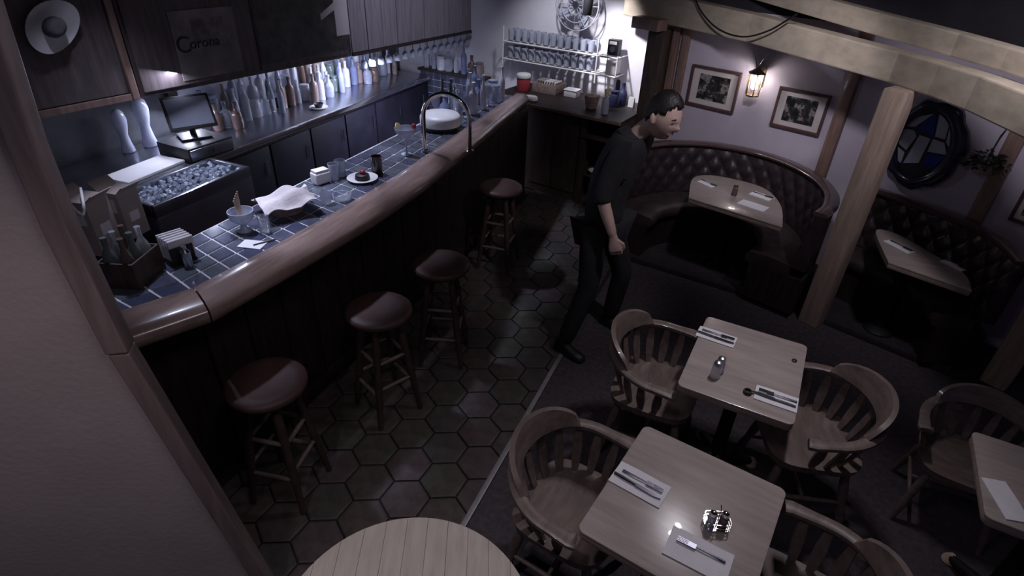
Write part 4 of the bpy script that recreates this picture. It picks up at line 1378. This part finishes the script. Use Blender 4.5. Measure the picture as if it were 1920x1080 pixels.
# ================================================================== WALL DECOR
def framed(W, corners, label, print_mt, name='picture_frame'):
    ks = [(W.hit(*c, .02) - W.p).dot(W.u) for c in corners]; zs_ = [W.hit(*c, .02).z for c in corners]
    k0, k1 = (ks[0] + ks[3]) / 2, (ks[1] + ks[2]) / 2
    z1 = (zs_[0] + zs_[1]) / 2; z0 = (zs_[2] + zs_[3]) / 2
    t = thing(name, label, 'picture')
    fw = .022
    for q in ([(k0, z0), (k1, z0), (k1 - fw, z0 + fw), (k0 + fw, z0 + fw)], [(k1, z0), (k1, z1), (k1 - fw, z1 - fw), (k1 - fw, z0 + fw)],
              [(k1, z1), (k0, z1), (k0 + fw, z1 - fw), (k1 - fw, z1 - fw)], [(k0, z1), (k0, z0), (k0 + fw, z0 + fw), (k0 + fw, z1 - fw)]):
        facade(W, q, .002, .03, 'moulding', M['frame_dark'], t, .003)
    facade(W, [(k0 + fw, z0 + fw), (k1 - fw, z0 + fw), (k1 - fw, z1 - fw), (k0 + fw, z1 - fw)], .003, .012, 'mat_board', M['mat_board'], t)
    m_ = .19
    a0, a1 = k0 + (k1 - k0) * m_, k1 - (k1 - k0) * m_
    b0, b1 = z0 + (z1 - z0) * m_, z1 - (z1 - z0) * m_
    facade(W, [(a0, b0), (a1, b0), (a1, b1), (a0, b1)], .0122, .0135, 'print', print_mt, t)
    return t


def print_mat(name, seed, sc):
    mt = mat(name, (.03, .03, .032), .35, var=.6, scale=sc, col2=(.06, .055, .05))
    nt = mt.node_tree
    rp = [n for n in nt.nodes if n.type == 'VALTORGB'][0]
    rp.color_ramp.elements[0].position = .40
    e = rp.color_ramp.elements.new(.52); e.color = (.05, .048, .045, 1)
    e = rp.color_ramp.elements.new(.57); e.color = (.30, .27, .27, 1)
    mp = [n for n in nt.nodes if n.type == 'MAPPING'][0]
    mp.inputs['Location'].default_value = (seed, seed * .7, seed * 1.3)
    return mt


framed(WA, [(1297, 118), (1389, 138), (1376, 214), (1288, 195)], 'framed dark print nearest the person on the plaster wall', print_mat('print_figures', 3.1, 16))
framed(WA, [(1462, 157), (1557, 184), (1535, 258), (1445, 233)], 'framed dark print on the far side of the wall lantern', print_mat('print_group', 7.7, 14))
framed(WB, [(1930, 333), (2010, 372), (1975, 450), (1896, 404)], 'framed print at the picture edge beyond the brown wall post', print_mat('print_edge', 1.4, 15))

# wall lantern
lc = WA.hit(1414, 160, .10)
ln = thing('wall_lantern', 'lit wall lantern with metal cage between the two framed prints', 'lantern', lc, WA.a)
MB().box((0, .09, .06), (.07, .012, .16)).build('back_plate', M['brass'], ln, bevel=.003)
MB().tube([(0, .085, .11), (0, .03, .17), (0, 0, .15)], .007, 8).build('arm', M['brass'], ln)
MB().lathe([(.012, .15), (.02, .14), (.075, .105), (.078, .10), (.06, .10)], 6).build('roof', M['black_iron'], ln, smooth=0)
MB().lathe([(.058, -.09), (.062, -.085), (.062, -.078)], 6).build('base', M['brass'], ln, smooth=0)
for i in range(6):
    a = i * PI / 3
    MB().tube([(.058 * math.cos(a), .058 * math.sin(a), -.08), (.064 * math.cos(a), .064 * math.sin(a), .10)], .0045, 6).build('bar', M['brass'], ln)
for i in range(6):
    a = i * PI / 3; b = a + PI / 3
    r0, r1 = .055, .061
    MB().add([(r0 * math.cos(a), r0 * math.sin(a), -.077), (r0 * math.cos(b), r0 * math.sin(b), -.077), (r1 * math.cos(b), r1 * math.sin(b), .099), (r1 * math.cos(a), r1 * math.sin(a), .099),
              (.96 * r0 * math.cos(a), .96 * r0 * math.sin(a), -.077), (.96 * r0 * math.cos(b), .96 * r0 * math.sin(b), -.077), (.96 * r1 * math.cos(b), .96 * r1 * math.sin(b), .099), (.96 * r1 * math.cos(a), .96 * r1 * math.sin(a), .099)],
             [[0, 1, 2, 3], [4, 7, 6, 5], [0, 4, 5, 1], [1, 5, 6, 2], [2, 6, 7, 3], [3, 7, 4, 0]]).build('pane', mat('lantern_pane', (.9, .88, .86), .2, trans=1.0, alpha=.25) if i == 0 else bpy.data.materials['lantern_pane'], ln, smooth=0)
MB().sphere((0, 0, .0), (.024, .024, .034), 12, 8).build('bulb', mat('bulb_glow', (.9, .88, .85), .4, emit=(1, .9, .84), estr=14), ln, smooth=60)
ll = bpy.data.lights.new('lantern_light', 'POINT')
ll.energy = 3.2
ll.color = (1, .92, .88)
ll.shadow_soft_size = .03
lo = bpy.data.objects.new('lantern_light', ll)
COL.objects.link(lo)
lo.parent = ln
lo.location = (0, -.0, .045)
# spreading wire ornament above the lantern
an = thing('wire_ornament', 'pale branching wire ornament above the wall lantern', 'ornament')
ac = WA.hit(1420, 132, .025)
for s in (-1, 1):
    for dx, dz in ((.07, .15), (.03, .10)):
        MB().tube([ac, ac + WA.u * s * dx * .4 + Vector((0, 0, dz * .5)), ac + WA.u * s * dx + Vector((0, 0, dz))], [.006, .005, .003], 6).build('branch', M['chrome'], an)
MB().box(ac + Vector((0, 0, -.01)), (.03, .03, .03), WA.a).build('mount', M['chrome'], an, bevel=.004)

# round stained glass in a thick dark wreath
rc = WB.hit(1735, 273, .06)
rg = thing('round_window', 'round blue and white stained glass in a thick dark ring', 'wall ornament')
RX, RZ_ = (WB.hit(1810, 273, .06) - WB.hit(1660, 273, .06)).length / 2, (WB.hit(1735, 190, .06) - WB.hit(1730, 360, .06)).length / 2
mid = .74
rings = []
for i in range(48):
    a = 2 * PI * i / 48
    d = WB.u * math.cos(a) * RX + Vector((0, 0, math.sin(a) * RZ_))
    wob = 1 + .03 * math.sin(7 * a) + .02 * math.sin(13 * a + 1)
    th_ = .14 + .08 * max(0, math.cos(a - .1))
    ring = []
    for j in range(10):
        b = 2 * PI * j / 10
        ring.append(rc + d * (1 - th_ + th_ * math.cos(b)) * (wob if math.cos(b) > 0 else 1) + WB.n * .045 * math.sin(b))
    rings.append(ring)
MB().loft(rings, closed=True).build('ring', mat('wreath_dark', (.020, .018, .042), .3, var=.5, scale=14, coat=.4), rg, smooth=60)
gw = mat('glass_white', (.42, .43, .50), .3, var=.12, scale=6)
gb = mat('glass_blue', (.022, .04, .27), .25, var=.2, scale=6)
lead = mat('lead', (.02, .02, .025), .5)


def rpt(x, y, off):
    return rc + WB.u * x * RX + Vector((0, 0, y * RZ_)) + WB.n * off


def glass_piece(poly, mt, name='pane'):
    cx = sum(p[0] for p in poly) / len(poly); cy = sum(p[1] for p in poly) / len(poly)
    poly = [(cx + (p[0] - cx) * .95, cy + (p[1] - cy) * .95) for p in poly]
    n = len(poly)
    vs = [rpt(x, y, -.008) for x, y in poly] + [rpt(x, y, -.002) for x, y in poly]
    MB().add(vs, [list(range(n)), list(range(n, 2 * n))[::-1]] + [[i, (i + 1) % n, n + (i + 1) % n, n + i] for i in range(n)]).build(name, mt, rg, smooth=0)


disc = [(.80 * math.cos(a * PI / 20), .80 * math.sin(a * PI / 20)) for a in range(40)]
n = 40
MB().add([rpt(x, y, -.02) for x, y in disc] + [rpt(x, y, -.0085) for x, y in disc], [list(range(n)), list(range(n, 2 * n))[::-1]] + [[i, (i + 1) % n, n + (i + 1) % n, n + i] for i in range(n)]).build('leading', lead, rg, smooth=0)
glass_piece([(-.05, .72), (.10, .22), (-.40, .30)], gb)
glass_piece([(-.10, .70), (-.44, .32), (-.70, .28), (-.55, .52)], gw)
glass_piece([(.0, .72), (.34, .58), (.40, .22), (.13, .22)], gw)
glass_piece([(.36, .56), (.62, .34), (.66, .0), (.44, .18)], gw)
glass_piece([(-.72, .24), (-.42, .26), (-.30, .14), (-.42, -.22), (-.70, -.12)], gw)
glass_piece([(-.26, .20), (.06, .18), (.02, -.42), (-.38, -.52)], gw)
glass_piece([(.10, .18), (.42, .16), (.60, -.08), (.10, -.12)], gw)
glass_piece([(.08, -.16), (.58, -.12), (.40, -.46), (.16, -.42)], gb)
glass_piece([(-.68, -.18), (-.44, -.26), (-.42, -.52), (-.52, -.50)], gw)

# dried plant hung on the wall
hp_ = WB.hit(1850, 300, .10)
pl_t = thing('hanging_plant', 'dark bushy hanging plant beside the round stained glass', 'plant')
MB().lathe([(.03, -.10), (.06, -.09), (.075, -.02), (.07, -.02), (.05, -.08), (.002, -.085)], 16, hp_).build('pot', M['basket'], pl_t, smooth=50)
MB().tube([hp_ + Vector((0, 0, -.03)), hp_ + Vector((0, 0, .16)) - WB.n * .04, hp_ + Vector((0, 0, .2)) - WB.n * .095], .004, 6).build('hanger', M['black_iron'], pl_t)
fol = MB()
for i in range(170):
    a = random.uniform(0, 2 * PI); e = random.uniform(-.5, 1.2); L = random.uniform(.05, .14)
    d = Vector((math.cos(a) * math.cos(e), math.sin(a) * math.cos(e) * .55, math.sin(e) * .6))
    q = hp_ + Vector((0, 0, -.02)) + d * L + WB.n * .01
    s_ = d.cross(Vector((0, 0, 1)))
    s_ = s_.normalized() * .012 if s_.length > .01 else Vector((.012, 0, 0))
    d2 = (d + Vector((0, 0, -.4))).normalized() * random.uniform(.03, .05)
    up = s_.cross(d2).normalized() * .003
    fol.add([q, q + d2 * .5 + s_ + up, q + d2, q + d2 * .5 - s_ + up, q + d2 * .5 - up], [[0, 1, 2, 3], [0, 4, 1], [1, 4, 2], [2, 4, 3], [3, 4, 0]])
fo = fol.build('foliage', M['leaf'], pl_t, smooth=0)
fo['kind'] = 'stuff'

# cable sagging from the header beam
WK = Wall(-.22, 5.47, -38)
pts = [WK.hit(px, py, .09) for px, py in ((1297, -20), (1315, 22), (1348, 55), (1393, 69), (1440, 58), (1482, 34), (1495, 26))]
pts = [p + Vector((-.0, 0, 0)) for p in pts]
p3 = [Vector((p.x, p.y)) for p in pts]
cc_ = []
for i in range(len(pts) - 1):
    for k in range(6):
        s = k / 6
        p0, p1, p2, q3 = pts[max(i - 1, 0)], pts[i], pts[i + 1], pts[min(i + 2, len(pts) - 1)]
        cc_.append(.5 * ((2 * p1) + (-p0 + p2) * s + (2 * p0 - 5 * p1 + 4 * p2 - q3) * s * s + (-p0 + 3 * p1 - 3 * p2 + q3) * s ** 3))
cc_.append(pts[-1])
tag(MB().tube(cc_, .007, 6).build('hanging_cable', M['black'], None, smooth=60), 'thin dark cable sagging across the header beam', 'cable')

# ================================================================== PERSON
def skinned(name, chain, mt, sub=2):
    """chain: list of (point, radius, parent index)"""
    me = bpy.data.meshes.new(name)
    me.from_pydata([c[0] for c in chain], [(i, c[2]) for i, c in enumerate(chain) if c[2] is not None], [])
    o = bpy.data.objects.new(name, me)
    COL.objects.link(o)
    bpy.context.view_layer.objects.active = o
    sm = o.modifiers.new('skin', 'SKIN')
    sm.use_smooth_shade = True
    for i, c in enumerate(chain):
        r = c[1] if isinstance(c[1], tuple) else (c[1], c[1])
        me.skin_vertices[0].data[i].radius = r
        me.skin_vertices[0].data[i].use_root = (i == 0)
    ss = o.modifiers.new('sub', 'SUBSURF')
    ss.levels = ss.render_levels = sub
    bpy.context.view_layer.update()
    out = bpy.data.meshes.new_from_object(o.evaluated_get(bpy.context.evaluated_depsgraph_get()))
    bpy.data.objects.remove(o)
    out.materials.clear()
    out.materials.append(mt)
    return out


HEADC = Vector((-.50, 3.49, 1.665))
LOOK = Vector((.90, -.36, -.26)).normalized()
SIDE = Vector((0, 0, 1)).cross(LOOK).normalized()     # person's left
UPV = LOOK.cross(SIDE)


def hd(x, y, z):
    return HEADC + LOOK * x + SIDE * y + UPV * z


def head_rings(scale=1.13, hair=False):
    rings = []
    NS, NR_ = 28, 24
    for i in range(NR_ + 1):
        t = -PI / 2 + PI * i / NR_
        ring = []
        for a in range(NS):
            ph = 2 * PI * a / NS
            z = math.sin(t); c = max(math.cos(t), .02)
            fx, fy = math.cos(ph), math.sin(ph)
            # skull: longer front-back, jaw narrows below
            jaw = max(0, -z)
            rx = .098 - .008 * jaw; ry = .076 - .022 * jaw ** 1.3
            x = rx * c * fx; y = ry * c * fy; zz = .122 * z
            if fx < 0:
                x *= 1.02 - .25 * jaw
            if not hair:
                front = max(0, fx) ** 3
                # brow, eye sockets, nose, lips, chin
                x += .006 * front * math.exp(-((zz - .022) / .012) ** 2)
                for sy in (-1, 1):
                    x -= .012 * front * math.exp(-((zz - .002) / .012) ** 2 - ((y - sy * .031) / .013) ** 2)
                x += .028 * math.exp(-((zz + .022 - .0) / .02) ** 2 - (y / .014) ** 2) * (fx > 0)
                x += .009 * math.exp(-((zz + .062) / .010) ** 2 - (y / .024) ** 2) * (fx > 0)
                x += .018 * math.exp(-((zz + .098) / .016) ** 2 - (y / .028) ** 2) * (fx > 0)
            ring.append(hd(x * scale, y * scale, zz * scale))
        rings.append(ring)
    return rings


def V3(*a):
    return Vector(a)


def hand(mb, wrist, dirv, palm, thumbside, s=1.0, curl=1.0):
    """tapered palm, four bent fingers and a thumb"""
    d = dirv.normalized(); pn_ = (palm - d * palm.dot(d)).normalized(); th = (thumbside - d * thumbside.dot(d) - pn_ * thumbside.dot(pn_)).normalized()
    rings = []
    for k, w_, h_ in ((-.015, .026, .020), (.02, .032, .019), (.055, .042, .018), (.085, .043, .015), (.095, .038, .012)):
        rings.append([wrist + d * k * s + th * w_ * s * math.cos(a * PI / 6) + pn_ * h_ * s * math.sin(a * PI / 6) for a in range(12)])
    mb.loft(rings)
    for i, L in enumerate((.070, .080, .074, .058)):
        base = wrist + d * .088 * s + th * (.030 - .020 * i) * s
        pts = [base - d * .012]
        ang = 0
        p_ = base
        for seg, bend in ((.46, .75), (.32, 1.1), (.22, .8)):
            ang += bend * curl
            dd = d * math.cos(ang) + pn_ * math.sin(ang)
            p_ = p_ + dd * L * seg * s
            pts.append(p_)
        mb.tube(pts, [.0095 * s, .0098 * s, .009 * s, .0075 * s], 8)
    b = wrist + d * .025 * s + th * .026 * s
    mb.tube([b, b + th * .026 * s + d * .025 * s + pn_ * .006 * s, b + th * .026 * s + d * .052 * s + pn_ * .018 * s, b + th * .016 * s + d * .074 * s + pn_ * .028 * s], [.014 * s, .012 * s, .011 * s, .008 * s], 8)


SH_R, EL_R, WR_R = V3(-.70, 3.365, 1.475), V3(-.745, 3.275, 1.165), V3(-.635, 3.235, .945)
SH_L, EL_L, WR_L = V3(-.62, 3.68, 1.47), V3(-.76, 3.78, 1.16), V3(-.80, 3.78, .91)
PEL, WAI, CHE, NEB = V3(-.775, 3.46, .93), V3(-.775, 3.48, 1.12), V3(-.69, 3.515, 1.39), V3(-.635, 3.525, 1.535)
HIP_R, KN_R, AN_R, TO_R = V3(-.79, 3.375, .89), V3(-.765, 3.285, .50), V3(-.865, 3.175, .095), V3(-.715, 3.12, .035)
HIP_L, KN_L, AN_L, TO_L = V3(-.735, 3.545, .89), V3(-.605, 3.60, .50), V3(-.655, 3.63, .095), V3(-.50, 3.585, .035)

person = thing('person', 'person in black short-sleeved shirt and black trousers leaning forward beside the booth', 'person', (-.72, 3.42, 0))
inv = Matrix.Translation((.72, -3.42, 0))

bmb = MB()
skin_me = skinned('torso', [(CHE, .08, None), (NEB, .056, 0), (NEB.lerp(HEADC, .55), .056, 1), (HEADC + V3(-.01, 0, -.02), .06, 2),
                            (SH_R, .04, 0), (EL_R, .044, 4), (EL_R.lerp(WR_R, .3), .043, 5), (WR_R, .029, 6),
                            (SH_L, .04, 0), (EL_L, .044, 8), (EL_L.lerp(WR_L, .3), .043, 9), (WR_L, .029, 10),
                            (WAI, .09, 0), (PEL, .10, 12), (HIP_R, .07, 13), (KN_R, .055, 14), (AN_R, .04, 15), (HIP_L, .07, 13), (KN_L, .055, 17), (AN_L, .04, 18)], M['skin'])
bmb.add([v.co for v in skin_me.vertices], [list(p.vertices) for p in skin_me.polygons])
bmb.loft(head_rings())
for s in (-1, 1):
    bmb.lathe_ell(hd(-.014, s * .086, -.009), .018, .013, .034, 10, 8)
hand(bmb, WR_R, (WR_R - EL_R).normalized() * .8 + V3(0, 0, -.35), V3(-.2, 1, .1), V3(1, .1, 0), 1.0, .85)
hand(bmb, WR_L, (WR_L - EL_L).normalized(), V3(-.2, -1, .1), V3(1, -.1, 0), 1.0, .7)
body = bmb.build('body', M['skin'], None, smooth=0)
rm = body.modifiers.new('remesh', 'REMESH')
rm.mode = 'VOXEL'; rm.voxel_size = .0055; rm.use_smooth_shade = True
smo = body.modifiers.new('smooth', 'SMOOTH'); smo.factor = .5; smo.iterations = 2
bpy.context.view_layer.update()
me2 = bpy.data.meshes.new_from_object(body.evaluated_get(bpy.context.evaluated_depsgraph_get()))
bpy.data.objects.remove(body)
me2.transform(inv)
me2.materials.clear(); me2.materials.append(M['skin'])
place('body', me2, parent=person)

sh_me = skinned('shirt', [(CHE, (.165, .15), None), (NEB + V3(-.035, 0, -.045), .115, 0), (NEB + V3(-.005, 0, .012), .075, 1), (SH_R + V3(.01, 0, -.005), .085, 0), (SH_R.lerp(EL_R, .5), .078, 3), (EL_R + V3(0, 0, .0), .067, 4), (EL_R.lerp(WR_R, .12), .062, 5),
                          (SH_L, .085, 0), (SH_L.lerp(EL_L, .5), .075, 7), (EL_L, .066, 8),
                          (WAI + V3(.0, 0, .06), (.15, .14), 0), (PEL + V3(.005, 0, .07), (.15, .14), 10), (PEL + V3(.015, 0, -.02), (.14, .135), 11)], M['black_cloth'])
sh_me.transform(inv)
for p_ in sh_me.polygons:
    p_.use_smooth = True
place('shirt', sh_me, parent=person)
tr_me = skinned('trousers', [(PEL, (.145, .14), None), (HIP_R, .105, 0), (HIP_R.lerp(KN_R, .5), .09, 1), (KN_R, .075, 2), (KN_R.lerp(AN_R, .5), .07, 3), (AN_R + V3(0, 0, -.02), .062, 4),
                             (HIP_L, .105, 0), (HIP_L.lerp(KN_L, .5), .09, 6), (KN_L, .075, 7), (KN_L.lerp(AN_L, .5), .07, 8), (AN_L + V3(0, 0, -.02), .062, 9)], M['black_cloth'])
tr_me.transform(inv)
for p_ in tr_me.polygons:
    p_.use_smooth = True
place('trousers', tr_me, parent=person)
for an_, to in ((AN_R, TO_R), (AN_L, TO_L)):
    d = Vector((to.x - an_.x, to.y - an_.y, 0)).normalized(); sd = Vector((-d.y, d.x, 0))
    rings = []
    for k, w_, h_ in ((-.075, .022, .06), (-.06, .034, .085), (0, .04, .10), (.06, .044, .07), (.12, .047, .055), (.165, .04, .045), (.185, .02, .03)):
        c = Vector((an_.x, an_.y, 0)) + d * k
        rings.append([c + sd * w_ * x_ + Vector((0, 0, .002 + h_ * z_)) for x_, z_ in ((-.9, 0), (.9, 0), (1, .25), (.85, .7), (.4, 1), (-.4, 1), (-.85, .7), (-1, .25))])
    sm_ = MB().loft(rings).mesh('shoe', M['black'], smooth=60)
    sm_.transform(inv)
    place('shoe', sm_, parent=person)
# hair: a cap following the skull, shorter over the brow and ears
NS = 28
hr = head_rings(1.05 * 1.13, True)
hv, hf = [], []
keep = {}
for i, ring in enumerate(hr):
    for a, p_ in enumerate(ring):
        q = p_ - HEADC
        keep[(i, a)] = (q.dot(LOOK), q.dot(SIDE), q.dot(UPV))
def in_hair(i, a):
    x, y, z = keep[(i, a)]
    lim = .088 - .012 * math.cos(y * 60) if x > .062 else (.055 if x > .03 else (.02 if x > -.025 else (-.02 if x > -.05 else -.06)))
    return z > lim
idx = {}
hb = MB()
for i in range(len(hr) - 1):
    for a in range(NS):
        b = (a + 1) % NS
        cs = [(i, a), (i, b), (i + 1, b), (i + 1, a)]
        if sum(in_hair(*c) for c in cs) >= 3:
            f_ = []
            for c in cs:
                if c not in idx:
                    idx[c] = len(hb.v)
                    q = hr[c[0]][c[1]]
                    x, y, z = keep[c]
                    hb.v.append(q + LOOK * (.006 * max(0, z / .12) * (x > 0)) + UPV * (.010 * max(0, z / .13) + .003 * math.sin(270 * y + 90 * x)))
                f_.append(idx[c])
            hb.f.append(f_)
hm = hb.mesh('hair', M['hair'], smooth=60)
hm.transform(inv)
ho = place('hair', hm, parent=person)
so = ho.modifiers.new('thick', 'SOLIDIFY'); so.thickness = .012; so.offset = -1
# face details
M['lip'] = mat('lip', (.26, .13, .12), .5)
for sgn in (-1, 1):
    e_ = MB().lathe_ell(hd(.0865, sgn * .036, .004), .011, .011, .008, 10, 6).mesh('eye', M['black'], smooth=60)
    e_.transform(inv)
    place('eye', e_, parent=person)
    b_ = MB().tube([hd(.097, sgn * .018, .027), hd(.099, sgn * .034, .033), hd(.088, sgn * .052, .027)], [.004, .0055, .003], 6).mesh('eyebrow', M['hair'], smooth=60)
    b_.transform(inv)
    place('eyebrow', b_, parent=person)
mo = MB().tube([hd(.088, -.026, -.072), hd(.1015, 0, -.070), hd(.088, .026, -.072)], [.003, .005, .003], 6).mesh('mouth', M['lip'], smooth=60)
mo.transform(inv)
place('mouth', mo, parent=person)
